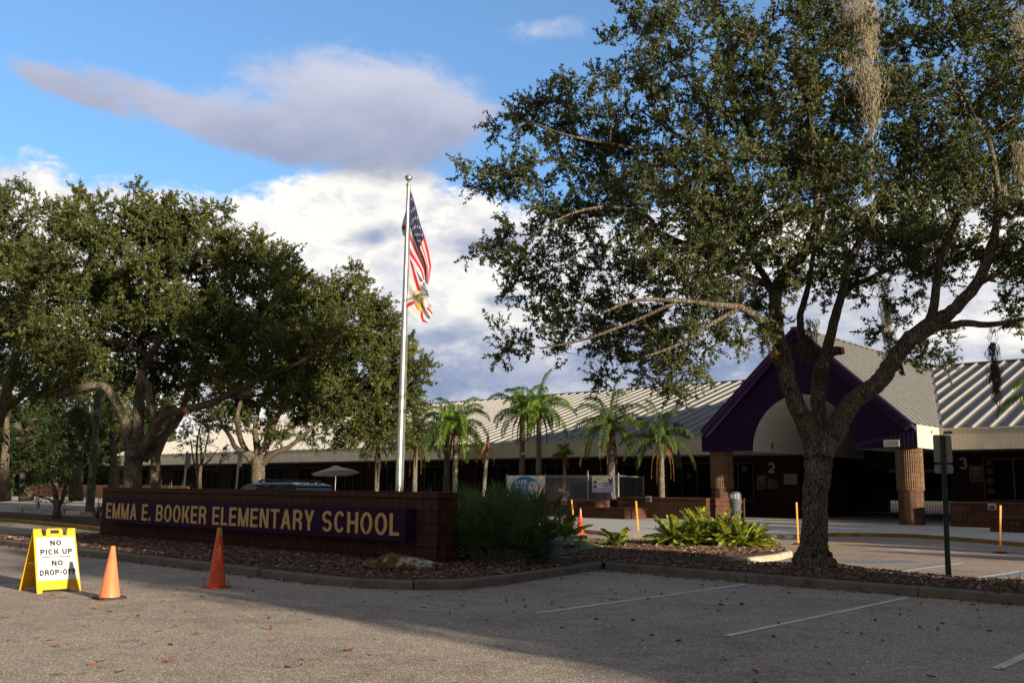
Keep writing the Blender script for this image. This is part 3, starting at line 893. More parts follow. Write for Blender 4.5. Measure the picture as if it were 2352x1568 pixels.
def strips(name, segs, mat, z=0.008):
    mb = MB()
    for (a, c, w) in segs:
        a = np.array(a[:2], float); c = np.array(c[:2], float); t = (c - a) / np.linalg.norm(c - a); n = np.array([-t[1], t[0]]) * w / 2
        L = np.linalg.norm(c - a); k = max(1, int(L / 0.25)); rr = random.Random(int(L * 100))
        e = [(a + (c - a) * i / k) for i in range(k + 1)]
        l = [q + n * (1 + rr.uniform(-.12, .12)) for q in e]; r = [q - n * (1 + rr.uniform(-.12, .12)) for q in e]
        base = len(mb.v)
        for q in l + r: mb.v.append(tuple(map(float, lw(q[0], q[1], z))))
        for i in range(k): mb.f.append((base + i, base + k + 1 + i, base + k + 2 + i, base + i + 1)); mb.m.append(0)
    o = mb.build(name, mat)
    tag(o, kind='structure'); return o


strips('parking_line', [((-8.31, 9.75), (-8.31, 15.35), 0.1)], 'line_white', 0.006)
strips('parking_line', [((-5.56, 9.8), (-5.56, 15.3), 0.1)], 'line_white', 0.006)
strips('parking_line', [((-2.78, 9.8), (-2.78, 15.25), 0.1)], 'line_white', 0.006)
strips('parking_line', [((-0.02, 9.8), (-0.02, 15.2), 0.1)], 'line_white', 0.006)
g0 = lambda x, y: loc(gp(x, y, 0.0))[:2]
strips('parking_line', [(g0(2064, 1313), g0(2215, 1292), 0.12), (g0(2240, 1328), g0(2352, 1311), 0.12), (g0(2215, 1292), g0(2352, 1299), 0.09),
                        (g0(2180, 1298), g0(2340, 1305), 0.08), (g0(2150, 1303), g0(2300, 1312), 0.08), (g0(2120, 1309), g0(2250, 1321), 0.08)], 'line_white', 0.0095)
strips('blue_line', [(g0(2046, 1312), g0(2195, 1291), 0.16), (g0(2270, 1328), g0(2352, 1314), 0.16)], 'line_blue', 0.0085)
strips('blue_line', [(g0(1962, 1290), g0(2092, 1289), 0.7)], 'line_blue', 0.0085)
strips('yellow_line', [(g0(1800, 1258), g0(1995, 1247), 0.5)], 'line_yellow', 0.0085)
strips('lane_arrow', [(g0(2055, 1261), g0(2110, 1264), 0.35), (g0(2110, 1264), g0(2190, 1267), 0.12)], 'line_white', 0.0085)
strips('lane_arrow', [(g0(2165, 1247), g0(2215, 1249), 0.35), (g0(2215, 1249), g0(2280, 1252), 0.12)], 'line_white', 0.0085)
strips('parking_line', [(g0(1430, 1230), g0(1560, 1233), 0.12), (g0(1420, 1236), g0(1590, 1241), 0.12), (g0(1330, 1226), g0(1420, 1231), 0.12)], 'line_white', 0.0085)

# ------------------------------------------------------------------ loose litter
rng = np.random.default_rng(5)


def inpoly(P, poly):
    x, y = P[:, 0], P[:, 1]; c = np.zeros(len(P), bool); n = len(poly)
    for i in range(n):
        x0, y0 = poly[i]; x1, y1 = poly[i - 1]
        t = ((y0 > y) != (y1 > y)) & (x < (x1 - x0) * (y - y0) / (y1 - y0 + 1e-12) + x0); c ^= t
    return c


def flatbits(name, P, z, L, w, mat, label=None, tilt=0.45):
    N = len(P); base = np.stack([lw(a, c, z) for a, c in P])
    base[:, 2] += rng.uniform(0.0, 0.02, N)
    D_ = rng.normal(size=(N, 3)); D_[:, 2] *= tilt * 0.4
    D_ = norm(D_); S_ = rng.normal(size=(N, 3)); S_[:, 2] *= tilt; S_ = norm(np.cross(D_, np.cross(S_, D_)))
    ln = (L * rng.uniform(0.5, 1.4, N))[:, None] / 2; ww = (w * rng.uniform(0.6, 1.3, N))[:, None] / 2
    V = np.stack([base - D_ * ln - S_ * ww * 0.6, base + D_ * ln - S_ * ww, base + D_ * ln * 0.9 + S_ * ww, base - D_ * ln * 0.9 + S_ * ww * 0.7], 1)
    o = facemesh(name, V, mat, rng.beta(1.4, 2.0, N), None)
    tag(o, label, 'litter' if label else None, kind='stuff'); return o


cand = np.stack([rng.uniform(-31, -11, 70000), rng.uniform(10, 25, 70000)], 1)
cand = cand[inpoly(cand, bedpoly)]
cand = cand[(cand[:, 1] < 13.0) | (cand[:, 0] > -14.5) | (cand[:, 1] > 15)]
flatbits('wood_chips', cand, 0.172, 0.075, 0.022, 'chips', 'reddish brown wood chips strewn over the bed of the sign wall')
cand = np.stack([rng.uniform(-12, 4, 26000), rng.uniform(15.5, 19, 26000)], 1); cand = cand[inpoly(cand, strippoly)]
flatbits('wood_chips', cand, 0.172, 0.07, 0.02, 'chips', 'darker wood chips around the foot of the big oak')
cand = np.stack([rng.uniform(-16, -2, 420), rng.uniform(4, 15.5, 420)], 1)
cand = cand[~inpoly(cand, bedpoly)]
flatbits('fallen_leaves', cand, 0.006, 0.055, 0.03, 'fallen', 'small dry brown leaves scattered over the asphalt in front')
cand = np.concatenate([np.stack([rng.uniform(-30, -13, 900), 9.9 - np.abs(rng.normal(0, 0.09, 900))], 1), np.stack([rng.uniform(-11.5, 2, 700), 15.62 - np.abs(rng.normal(0, 0.12, 700))], 1)])
flatbits('leaf_litter', cand, 0.006, 0.05, 0.022, 'fallen', 'brown leaf litter gathered against the foot of the kerb')
# grass tufts by the light kerb
pts = np.concatenate([np.stack([rng.uniform(-12.5, -9.5, 900), rng.uniform(16.8, 18.6, 900)], 1)])
pts = pts[inpoly(pts, strippoly)]
P0 = np.stack([lw(a, c, 0.15) for a, c in pts]); D_ = norm(rng.normal(size=(len(P0), 3)) * 0.5 + np.array([0, 0, 1]))
tag(facemesh('grass', leafquads(P0, D_, 0.11, 0.010, rng), 'grass', rng.uniform(0, 1, len(P0))), 'thin green grass along the edge of the mulch strip', 'grass', kind='stuff')

# ------------------------------------------------------------------ the sign wall
BX0, BX1, BY = -27.75, -13.6, 12.97
sw = empty('sign_wall', lw((BX0 + BX1) / 2, BY, 0.0), RZ, 'long low brown block wall carrying the purple school name board', 'wall')
ox = (BX0 + BX1) / 2
mb = MB(); mb.box(BX0 - ox, BX1 - ox, 0, 0.55, 0.0, 1.40); mb.build('wall', 'brick_wall', sw)
mb = MB(); mb.box(BX0 - ox - 0.006, BX1 - ox + 0.006, -0.006, 0.556, 1.405, 1.52); mb.build('cap', 'brick_cap', sw, bevel=0.008)
# purple board, standing 0.28 m proud of the wall
by = BY - 0.28
bl = onY(240, 1142, by); brt = onY(932, 1168, by); brb = onY(932, 1250, by)
sx0, sx1 = bl[0] - ox, brt[0] - ox
mb = MB(); mb.box(sx0, sx1, -0.28, -0.004, 0.56, 1.19); mb.build('sign_board', 'purple_sign', sw, bevel=0.006)
tl = onY(244, 1180, by)[0] - ox; tr = onY(918, 1200, by)[0] - ox
mb = MB(); stroke_text(mb, 'EMMA E. BOOKER ELEMENTARY SCHOOL', lambda u, v, t: (tl + u, -0.288 - t, 0.665 + v), tr - tl, 0.43, a=.178, b_=.145)
mb.build('lettering', 'gold', sw)

# ------------------------------------------------------------------ A-frame sign
ac = (np.array(gp(87, 1362)) + np.array(gp(185, 1357))) / 2; bk_ = gp(32, 1355)
wA = hypot(*(gp(185, 1357) - gp(87, 1362))[:2]); ex = (gp(185, 1357) - gp(87, 1362))[:2] / wA
_c, _s = cos(0.2), sin(0.2); ex = np.array([ex[0] * _c - ex[1] * _s, ex[0] * _s + ex[1] * _c]); wA *= 1.10
FO, BO_ = 0.37, 0.32            # how far the front and the back feet stand from the hinge
cen = ac + np.array([-ex[1], ex[0], 0]) * FO
rzA = atan2(ex[1], ex[0]) - pi / 2           # local x = facing direction, local y = width
ar = empty('a_frame_sign', (cen[0], cen[1], 0), rzA, 'yellow folding A-frame board reading no pick up, no drop-off', 'sign')
HA = 0.93
La = sqrt(HA ** 2 + FO ** 2); LAB = sqrt(HA ** 2 + BO_ ** 2)


def panel(sgn):
    def fn(u, v, t):                          # u along width, v up the panel, t out of the face
        q = v / La
        f = FO if sgn == 1 else BO_
        x = sgn * f * (1 - q) + sgn * t * HA / La
        z = HA * q + t * f / La
        return (x, u * sgn, z)
    return fn


hw = wA / 2
for sgn in (1, -1):
    fn = panel(sgn)
    mb = MB()
    out = [(-hw, 0), (-hw + 0.075, 0), (-hw + 0.085, 0.05), (hw - 0.085, 0.05), (hw - 0.075, 0), (hw, 0), (hw * 0.97, La), (hw * 0.62, La), (hw * 0.55, La - 0.115), (hw * 0.40, La - 0.12),
           (hw * 0.37, La - 0.015), (hw * 0.30, La), (-hw * 0.30, La), (-hw * 0.37, La - 0.015), (-hw * 0.40, La - 0.12), (-hw * 0.55, La - 0.115), (-hw * 0.62, La), (-hw * 0.97, La)]
    mb.prism(out, fn, -0.022, 0.0)
    # handle opening: dark recess edge built as a raised ring
    o = mb.build('panel', 'yellow_plastic', ar, bevel=0.004)
    if sgn == 1: tag(o, 'front panel with white face and handle')
    mb = MB()
    mb.prism([(-hw * 0.21, La - 0.085), (hw * 0.21, La - 0.085), (hw * 0.19, La - 0.03), (-hw * 0.19, La - 0.03)], fn, -0.001, 0.002)
    mb.build('handle_opening', 'dark', o)
    if sgn == 1:
        mb = MB(); mb.prism([(-hw * 0.93, 0.19), (hw * 0.93, 0.19), (hw * 0.885, La - 0.145), (-hw * 0.885, La - 0.145)], fn, 0.001, 0.006)
        f_ = mb.build('face', 'white_paint', o)
        mb = MB(); f2 = lambda u, v, t: fn(u, v, 0.008 + t)
        for tx, v0, ww, hh in (('NO', La - 0.277, 0.160, 0.084), ('PICK UP', La - 0.417, 0.455, 0.086), ('NO', La - 0.592, 0.160, 0.084), ('DROP-OFF', La - 0.738, 0.515, 0.089)):
            stroke_text(mb, tx, (lambda v0_: (lambda u, v, t: f2(u, v + v0_, t)))(v0), ww * wA / 0.62, hh, 'C', a=.30, b_=.26, gap=.15, W=.90)
        mb.prism([(-0.22, La - 0.460), (0.22, La - 0.460), (0.22, La - 0.447), (-0.22, La - 0.447)], f2, 0, 0.001)
        mb.build('lettering', 'ink', f_)
    else:
        mb = MB()
        for k in range(4): mb.prism([(-hw * 0.8, 0.15 + k * 0.16), (hw * 0.8, 0.15 + k * 0.16), (hw * 0.8, 0.165 + k * 0.16), (-hw * 0.8, 0.165 + k * 0.16)], fn, -0.034, -0.023)
        mb.build('rib', 'yellow_plastic', o)
mb = MB(); mb.bar((-0.22, -hw * 0.9, 0.42), (0.12, -hw * 0.9, 0.42), 0.012, 0.02); mb.bar((-0.22, hw * 0.9, 0.42), (0.12, hw * 0.9, 0.42), 0.012, 0.02)
mb.build('brace', 'yellow_plastic', ar)


def cone(p, h, label, bodym, base, rz=0.3, collars=False, tip=None, basem='rubber', group='traffic cones'):
    r = empty('traffic_cone', (p[0], p[1], p[2] if len(p) > 2 else 0), rz, label, 'traffic cone', group)
    r0 = base * 0.36; rt = 0.028 if h < 0.8 else 0.032
    mb = MB()
    mb.lathe([(r0 * 1.06, 0.028), (r0 * 1.04, 0.05), (r0, 0.06), (rt, h - 0.004), (rt * 0.8, h), (rt * 0.55, h - 0.004), (rt * 0.5, h - 0.05)], 36)
    mb.build('body', bodym, r, smooth=True, autos=50)
    mb = MB(); b2 = base / 2; c = b2 * 0.28
    oc = [(-b2 + c, -b2), (b2 - c, -b2), (b2, -b2 + c), (b2, b2 - c), (b2 - c, b2), (-b2 + c, b2), (-b2, b2 - c), (-b2, -b2 + c)]
    mb.prism(oc, lambda u, v, t: (u, v, t), 0.004, 0.030)
    for sx_, sy_ in ((1, 1), (1, -1), (-1, 1), (-1, -1)): mb.box(sx_ * b2 * 0.7 - 0.02, sx_ * b2 * 0.7 + 0.02, sy_ * b2 * 0.7 - 0.02, sy_ * b2 * 0.7 + 0.02, 0, 0.0039)
    mb.build('base', basem, r, bevel=0.004)
    if collars:
        f = lambda z: r0 + (rt - r0) * (z - 0.06) / (h - 0.06)
        for z0, z1, mm_ in ((h * 0.52, h * 0.60, 'cone_dark'), (h * 0.66, h * 0.80, 'cone_dark')):
            mb = MB(); mb.lathe([(f(z0) + 0.0025, z0), (f(z1) + 0.0025, z1)], 36); mb.build('collar', mm_, r, smooth=True, autos=50)
    if tip:
        f = lambda z: r0 + (rt - r0) * (z - 0.06) / (h - 0.06)
        mb = MB(); mb.lathe([(f(h * 0.88) + 0.003, h * 0.88), (f(h) + 0.003, h), (f(h) * 0.6, h + 0.002)], 36); mb.build('tip', tip, r, smooth=True, autos=50)
    return r


g1 = gp(251, 1374); g2 = gp(497, 1348)
cone(g1, 0.735, 'pale sun-bleached orange cone on a black base, nearest the folding board', 'cone_orange', 0.38, 0.75)
cone(g2, 0.935, 'glossy deep orange-red cone with worn collars and a tan tip, before the sign wall', 'cone_red', 0.38, 0.9, True, 'cone_tip', 'cone_red')
p3 = gp(1333, 1214); p4 = gp(1296, 1210)
cone(gp(1333, 1226), 0.92, 'taller of two faded red cones in the driveway behind the cycads', 'cone_red', 0.38, 0.2, basem='cone_red')
cone(gp(1296, 1222), 0.71, 'shorter of two faded red cones, half hidden by the cycad fronds', 'cone_red', 0.34, 0.2, basem='cone_red')

# ------------------------------------------------------------------ rock, utility box
import mathutils.noise as mnoise
g = gp(920, 1308, 0.17)
mb = MB(); nu, nv = 44, 22
vs = []
for j in range(nv + 1):
    for i in range(nu):
        a = 2 * pi * i / nu; t = pi * j / nv - pi / 2
        q = Vector((cos(a) * cos(t), sin(a) * cos(t), sin(t)))
        d = 1 + 0.32 * mnoise.noise(q * 1.6 + Vector((3, 1, 7))) + 0.16 * mnoise.noise(q * 4) + 0.07 * mnoise.noise(q * 10)
        lump = 1 + 0.35 * math.exp(-((q.x + 0.25) ** 2) / 0.08)
        vs.append((q.x * 0.66 * d, q.y * 0.34 * d, q.z * 0.17 * d * (lump if q.z > 0 else 0.5)))
fs = [(j * nu + i, j * nu + (i + 1) % nu, (j + 1) * nu + (i + 1) % nu, (j + 1) * nu + i) for j in range(nv) for i in range(nu)]
mb.add(vs, fs)
o = mb.build('rock', 'rock', None, smooth=True, loc=(g[0], g[1] + 0.2, 0.21), rz=-0.28)
tag(o, 'low ochre and white weathered boulder lying before the sign wall', 'rock')
g = gp(1297, 1300, 0.17)
ub = empty('utility_box', (g[0] - .05, g[1] + 0.55, 0.15), RZ + 0.5, 'small dark green irrigation box beside the corner of the kerb', 'utility box')
mb = MB(); mb.hull8([(-.22, -.16, 0), (.22, -.16, 0), (.22, .16, 0), (-.22, .16, 0)], [(-.20, -.14, .13), (.20, -.14, .13), (.20, .14, .13), (-.20, .14, .13)])
mb.build('body', 'utility_green', ub, bevel=0.006)
mb = MB(); mb.box(-.19, .19, -.13, .13, .131, .15)
for k in range(7): mb.box(-.17 + k * .05, -.15 + k * .05, -.11, .11, .1505, .154)
mb.build('lid', 'utility_green', ub)

# ------------------------------------------------------------------ flagpole and flags
FD = 21.5
fb = at(915, 1125, FD); ft = at(937.5, 430, FD)
fx, fy = float((fb[0] + ft[0]) / 2), FD
fb = np.array([at(916, 1112, FD)[0], FD]); lean = np.array([at(938, 425, FD)[0] - fb[0]])
ztop = float(at(938, 428, FD)[2]); xt = float(at(938, 428, FD)[0]); xb = float(at(914, 1150, FD)[0])
fp = empty('flagpole', (xb, FD, 0.12), 0, 'tall tapering metal flagpole behind the sign wall', 'flagpole')
mb = MB(); H_ = ztop - 0.12
mb.tube([(0, 0, 0), ((xt - xb) * 0.5, 0, H_ * 0.5), ((xt - xb), 0, H_)], [0.085, 0.066, 0.036], 24)
mb.build('shaft', 'steel', fp, smooth=True, autos=40)
mb = MB(); mb.lathe([(0.05, 0), (0.05, 0.05), (0.02, 0.10), (0.012, 0.15)], 16, (xt - xb, 0, H_)); mb.build('cap', 'galv', fp, smooth=True)
mb = MB(); R_ = 0.075
mb.lathe([(0.005, -R_)] + [(R_ * cos(a), R_ * sin(a)) for a in [radians(d) for d in range(-75, 6, 10)]] + [(R_ * 1.18, 0.01)] + [(R_ * 1.18 * cos(a), 0.01 + R_ * 0.95 * sin(a)) for a in [radians(d) for d in range(8, 90, 9)]] + [(0.003, 0.01 + R_ * 0.95)], 20, (xt - xb, 0, H_ + 0.20))
mb.build('ball', 'steel', fp, smooth=True, autos=40)
mb = MB(); xp = lambda z: (xt - xb) * (z / H_)
mb.tube([(xp(1.0) + 0.09, -0.03, 1.0), (xp(H_ * .5) + 0.075, -0.03, H_ * .5), (xp(H_) + 0.05, -0.02, H_ - 0.05)], 0.006, 5)
mb.tube([(xp(1.0) + 0.1, 0.02, 1.0), (xp(H_ * .5) + 0.09, 0.02, H_ * .5), (xp(H_) + 0.055, 0.02, H_ - 0.05)], 0.006, 5)
mb.box(xp(1.2) + 0.06, xp(1.2) + 0.10, -0.02, 0.02, 1.1, 1.25)
mb.build('halyard', 'galv', fp)


def flag(name, label, top, bot, cfun, nu, nv, matidx, mats, decals=None, folds=0.10):
    """cfun(u,v) -> pixel; u along the hoist, v along the fly"""
    def S(u, v, t=0.0):
        px, py = cfun(u, v)
        w = folds * min(1, v * 2.5 + 0.15)
        d = FD - 0.05 + w * sin(u * 9.5 + v * 2.2) + w * 0.5 * sin(u * 19 + 1.0 + v * 4)
        p = at(px, py, d - t)
        return p
    mb = MB(); org = S(0, 0)
    for i in range(nu + 1):
        for j in range(nv + 1): mb.v.append(tuple(S(i / nu, j / nv) - org))
    for i in range(nu):
        for j in range(nv):
            a = i * (nv + 1) + j
            mb.f.append((a, a + 1, a + nv + 2, a + nv + 1)); mb.m.append(matidx((i + .5) / nu, (j + .5) / nv))
    if decals: decals(mb, S, org)
    o = mb.build(name, mats, None, smooth=True, loc=org)
    tag(o, label, 'flag'); return o


def lerp(a, b_, t): return a + (b_ - a) * t


def curve(pts, t):
    n = len(pts) - 1; k = min(int(t * n), n - 1); s = t * n - k
    s2 = s
    return (lerp(pts[k][0], pts[k + 1][0], s2), lerp(pts[k][1], pts[k + 1][1], s2))


us_top = [(943, 436), (955, 476), (966, 518), (977, 550), (985, 578), (991, 610), (989, 634), (983, 658)]
us_bot = [(941, 585), (943, 588), (947, 594), (952, 601), (958, 610), (964, 618), (969, 628), (973, 641)]


def usf(u, v):
    a = curve(us_top, v); c = curve(us_bot, v)
    uu = u + 0.05 * sin(u * 2 * pi) * v
    return (lerp(a[0], c[0], uu) + 2.0 * sin(u * 12 + v * 5) * v * (1 - v * .3), lerp(a[1], c[1], uu))


def us_mat(u, v):
    if v < 0.40 and u < 5 / 9.0: return 2
    return 0 if int(u * 9) % 2 == 0 else 1


def stars(mb, S, org):
    for r in range(5):
        for c in range(5 if r % 2 == 0 else 4):
            u0 = (r + .7) / 5.4 * 5 / 9; v0 = ((2 * c + 1 + (r % 2)) / 10) * 0.40
            n = 10; vs = []
            for q in range(n):
                R2 = (0.030 if q % 2 == 0 else 0.013); a = 2 * pi * q / n
                vs.append(S(u0 + R2 * 1.0 * cos(a) * 0.9, max(0, v0 + R2 * 0.62 * sin(a)), 0.006) - org)
            ctr = S(u0, v0, 0.006) - org
            mb.add([ctr] + vs, [(0, 1 + q, 1 + (q + 1) % n) for q in range(n)], 1)
    # the fold that shows on the far side of the pole
    f = [(934, 478), (926, 505), (922, 524), (925, 540), (931, 545), (936, 541), (938, 500)]
    P = [at(a, c, FD + 0.10) - org for a, c in f]
    mb.add(P, [tuple(range(len(P)))], 1)
    P = [at(a, c, FD + 0.095) - org for a, c in [(925, 516), (931, 519), (931, 528), (924, 528)]]
    mb.add(P, [(0, 1, 2, 3)], 0)


flag('american_flag', 'red, white and blue stars and stripes hanging limp at the top of the pole', None, None, usf, 52, 60, us_mat, ['flag_red', 'flag_white', 'flag_blue'], stars, 0.05)
fl_top = [(942, 592), (954, 618), (968, 640), (979, 658), (984, 676), (989, 696), (993, 712), (993, 724)]
fl_bot = [(934, 705), (938, 712), (943, 718), (949, 724), (955, 730), (961, 735), (968, 739), (982, 741)]


def flf(u, v):
    a = curve(fl_top, v); c = curve(fl_bot, v)
    return (lerp(a[0], c[0], u) + 1.8 * sin(u * 9 + v * 4) * v * (1 - v), lerp(a[1], c[1], u))


def fl_mat(u, v):
    if abs(u - v) < 0.085 or (abs(u - (1 - v)) < 0.06 and abs(v - .5) > .2): return 0
    return 1


def seal(mb, S, org):
    for rad, mi, t in ((0.235, 2, 0.012), (0.19, 1, 0.016), (0.165, 3, 0.02)):
        n = 28; ctr = S(0.5, 0.45, t) - org
        vs = [S(0.5 + rad * cos(2 * pi * q / n), 0.45 + rad * 0.95 * sin(2 * pi * q / n), t) - org for q in range(n)]
        mb.add([ctr] + vs, [(0, 1 + q, 1 + (q + 1) % n) for q in range(n)], mi)


flag('state_flag', 'white flag with a red diagonal cross and round seal, hanging under the striped one', None, None, flf, 44, 44, fl_mat, ['flag_red', 'flag_white', 'seal_gold', 'seal_olive'], seal, 0.03)

# ------------------------------------------------------------------ the school building
# grid coordinates: gable front y=45.2, wings' fascia y=48.5, ridge y=64.8
GX0, GX1, GC, GY = -26.9, -15.6, -21.25, 45.2
EB, ET, RZT, WY, RY = 3.66, 4.60, 9.80, 48.5, 64.8
bd = empty('school_building', lw(GC, GY, 0.0), RZ, 'long low brick school with ribbed grey metal roof and a purple gabled entrance', 'building')
BO = (GC, GY)


def BB():
    m_ = MB()
    return m_


def shift(mb):
    mb.v = [(x - BO[0], y - BO[1], z) for x, y, z in mb.v]; return mb


LX, RX = -104.0, 22.0
slope = (RZT - ET) / (RY - WY)
th = 0.16
# roof planes
mb = MB()


def slab(mb, top, t=th, mi=0):
    n = len(top); mb.add(list(top) + [(x, y, z - t) for x, y, z in top], [tuple(range(n)), tuple(range(2 * n - 1, n - 1, -1))] + [(i, n + i, n + (i + 1) % n, (i + 1) % n) for i in range(n)], mi)


ZE = ET + 0.0
slab(mb, [(LX, WY + .02, ZE), (GX0, WY + .02, ZE), (GC, RY, RZT), (LX + 12, RY, RZT)])
slab(mb, [(GX1, WY + .02, ZE), (RX, WY + .02, ZE), (RX - 3, RY, RZT), (GC, RY, RZT)])
slab(mb, [(LX + 12, RY + 0.002, RZT), (RX - 3, RY + 0.002, RZT), (RX, 81, ZE), (LX, 81, ZE)])
slab(mb, [(LX - .002, WY + .02, ZE), (LX + 12, RY, RZT), (LX - .002, 81, ZE)])
rf = shift(mb).build('roof', 'roof_metal', bd)
mb = MB()
slab(mb, [(GX1 - 0.02, GY - 0.05, ZE + 0.02), (GX1 - 0.02, WY + .02, ZE + 0.004), (GC + 0.002, RY, RZT + .006), (GC + 0.002, GY - 0.25, RZT + .006)])
slab(mb, [(GC - 0.002, GY - 0.25, RZT + .006), (GC - 0.002, RY, RZT + .006), (GX0, WY + .02, ZE + .004), (GX0, GY - 0.05, ZE + .02)])
gr = shift(mb).build('gable_roof', 'roof_metal', bd)
# ribs
mb = MB()


def rib(mb, a, c, nrm, w=0.10, h=0.12):
    a = np.array(a, float); c = np.array(c, float); n = np.array(nrm, float); n /= np.linalg.norm(n)
    d = (c - a) / np.linalg.norm(c - a); s_ = np.cross(d, n)
    q = lambda p: [p - s_ * w * .62 + n * 0.001, p + s_ * w * .62 + n * 0.001, p + s_ * w * .35 + n * h, p - s_ * w * .35 + n * h]
    A_, C_ = q(a), q(c)
    mb.add(A_ + C_, [(0, 1, 5, 4), (1, 2, 6, 5), (2, 3, 7, 6), (3, 0, 4, 7), (0, 3, 2, 1), (4, 5, 6, 7)])


nf = (0, -slope, 1)
x = LX + 0.4
while x < GC:
    y0 = WY + .05; y1 = RY - 0.1
    if x > GX0: y0 = WY + (x - GX0) / (GC - GX0) * (RY - WY)
    if x < LX + 12: y1 = WY + (x - LX) / 12 * (RY - WY)
    if y1 - y0 > 0.5: rib(mb, (x, y0 + .15, ET + (y0 + .15 - WY) * slope), (x, y1, ET + (y1 - WY) * slope), nf)
    x += 0.88
x = GC + 0.5
while x < RX - 3:
    y0 = WY + .02; y1 = RY - 0.1
    if x < GX1: y0 = RY - (x - GC) / (GX1 - GC) * (RY - WY)
    if y1 - y0 > 0.5: rib(mb, (x, y0 + (.35 if x < GX1 else .1), ET + (y0 + (.35 if x < GX1 else .1) - WY) * slope), (x, y1, ET + (y1 - WY) * slope), nf)
    x += 0.82
shift(mb).build('rib', 'roof_rib', rf)['label'] = 'raised seams of the long roof'
mb = MB(); y = GY + 0.1; gs = (RZT - ET) / (GX1 - GC)
while y < RY - 0.4:
    xe = GX1 - 0.05
    if y > WY: xe = GX1 - (y - WY) / (RY - WY) * (GX1 - GC)
    if xe - GC > 0.3: rib(mb, (xe - 0.1, y, ET + (GX1 - xe + 0.1) * gs), (GC + 0.1, y, RZT - 0.1 * gs), (gs, 0, 1), 0.13, 0.13)
    xe = 2 * GC - xe
    if GC - xe > 0.3: rib(mb, (xe + 0.1, y, ET + (xe + .1 - GX0) * gs), (GC - 0.1, y, RZT - 0.1 * gs), (-gs, 0, 1), 0.13, 0.13)
    y += 0.80
shift(mb).build('rib', 'roof_rib', gr)
mb = MB()
mb.bar((GC, GY - 0.3, RZT + 0.03), (GC, RY, RZT + 0.03), 0.42, 0.07); mb.bar((LX + 12, RY, RZT + 0.035), (RX - 3, RY, RZT + 0.035), 0.5, 0.09)
mb.bar((GX1, WY + .1, ET + .05), (GC, RY, RZT + .02), 0.22, 0.10, up=(0, 0, 1)); mb.bar((GX0, WY + .1, ET + .05), (GC, RY, RZT + .02), 0.22, 0.10)
shift(mb).build('ridge_cap', 'roof_metal', bd)
# fascias
def boxes(name, mat, lst, parent=None):
    for b6 in lst:
        q_ = MB(); q_.box(*b6); shift(q_).build(name, mat, parent or bd)


boxes('fascia', 'cream_siding', [(LX, GX0 + 0.0, WY - 0.12, WY, EB, ET + 0.02), (GX1 + 0.0, RX, WY - 0.12, WY, EB, ET + 0.02), (LX - .12, LX, WY, 81, EB, ET + .02)])
boxes('fascia', 'cream_siding', [(GX1 - 0.10, GX1 + .002, GY + 0.122, WY - 0.122, EB, ET + 0.12), (GX0 - .002, GX0 + 0.10, GY + 0.122, WY - 0.122, EB, ET + 0.12)])
boxes('gutter', 'cream', [(LX, GX0 + 0.0, WY - 0.16, WY + .03, ET + 0.022, ET + 0.10), (GX1 + 0.0, RX, WY - 0.16, WY + .03, ET + 0.022, ET + 0.10)])
q = onY(2177, 1000, WY - .13)
boxes('vent', 'dark', [(q[0] - .2, q[0] + .2, WY - .14, WY - .121, 4.42, 4.55), (-52, -51.6, WY - .14, WY - .121, 4.35, 4.47), (GX1 + .003, GX1 + .012, 47.2, 47.35, 4.42, 4.54)])
boxes('soffit', 'soffit', [(LX, GX0 - .01, WY + .001, 52.0, EB + .02, EB + .10), (GX1 + .01, RX, WY + .001, 52.0, EB + .02, EB + .10)])
# soffit either side of the arch
AX0, AX1 = -23.95, -18.55; AR = (AX1 - AX0) / 2; AC = (AX0 + AX1) / 2
boxes('soffit', 'soffit', [(GX0 + 0.11, AX0 - .01, GY + .125, 52.0, EB + .021, EB + .10), (AX1 + .01, GX1 - 0.11, GY + .125, 52.0, EB + .021, EB + .10)])
# vault
mb = MB(); n = 28
for j in range(n):
    a0, a1 = pi * j / n, pi * (j + 1) / n
    P = lambda a, y, e=0: (AC + (AR + e) * cos(a), y, EB + (AR + e) * sin(a) * 1.03)
    mb.add([P(a0, GY + .13), P(a1, GY + .13), P(a1, 60), P(a0, 60)], [(0, 1, 2, 3)])
shift(mb).build('vault', 'vault', bd, smooth=True)
boxes('speaker_box', 'plate_grey', [(AX0 + .01, AX0 + .05, 47.3, 47.55, 3.85, 4.2)])
boxes('ceiling_light', 'plate_grey', [(AX0 - 1.3, AX0 - .9, 46.6, 47.0, EB - .06, EB + .018)])
# gable wall with the arched opening
mb = MB(); PT = 4.75
arcp = [(AC + AR * cos(pi - pi * j / 32), EB + AR * sin(pi - pi * j / 32) * 1.03) for j in range(33)]
zr = lambda x_: RZT - abs(x_ - GC) * (RZT - ET) / (GX1 - GC) - 0.02
def colstrip(xa, xb, lo_a, lo_b, hi_a, hi_b):
    for y in (GY, GY + .12):
        mb.add([(xa, y, lo_a), (xb, y, lo_b), (xb, y, hi_b), (xa, y, hi_a)], [(0, 1, 2, 3)])
def top(x_): return max(zr(x_), PT - 0.06 if abs(x_ - GX0) < .9 else (PT if abs(x_ - GX1) < 0.9 else 0))
xs = sorted(set([GX0, GX0 + .45, GX0 + .9, AX0, AX1, GX1 - .9, GX1 - .45, GX1, GC] + [q[0] for q in arcp]))
for xa, xb in zip(xs[:-1], xs[1:]):
    if xb - xa < 1e-5: continue
    def lo(x_):
        if x_ <= AX0 + 1e-6 or x_ >= AX1 - 1e-6: return EB
        return EB + 1.03 * sqrt(max(0, AR ** 2 - (x_ - AC) ** 2))
    colstrip(xa, xb, lo(xa), lo(xb), top(xa), top(xb))
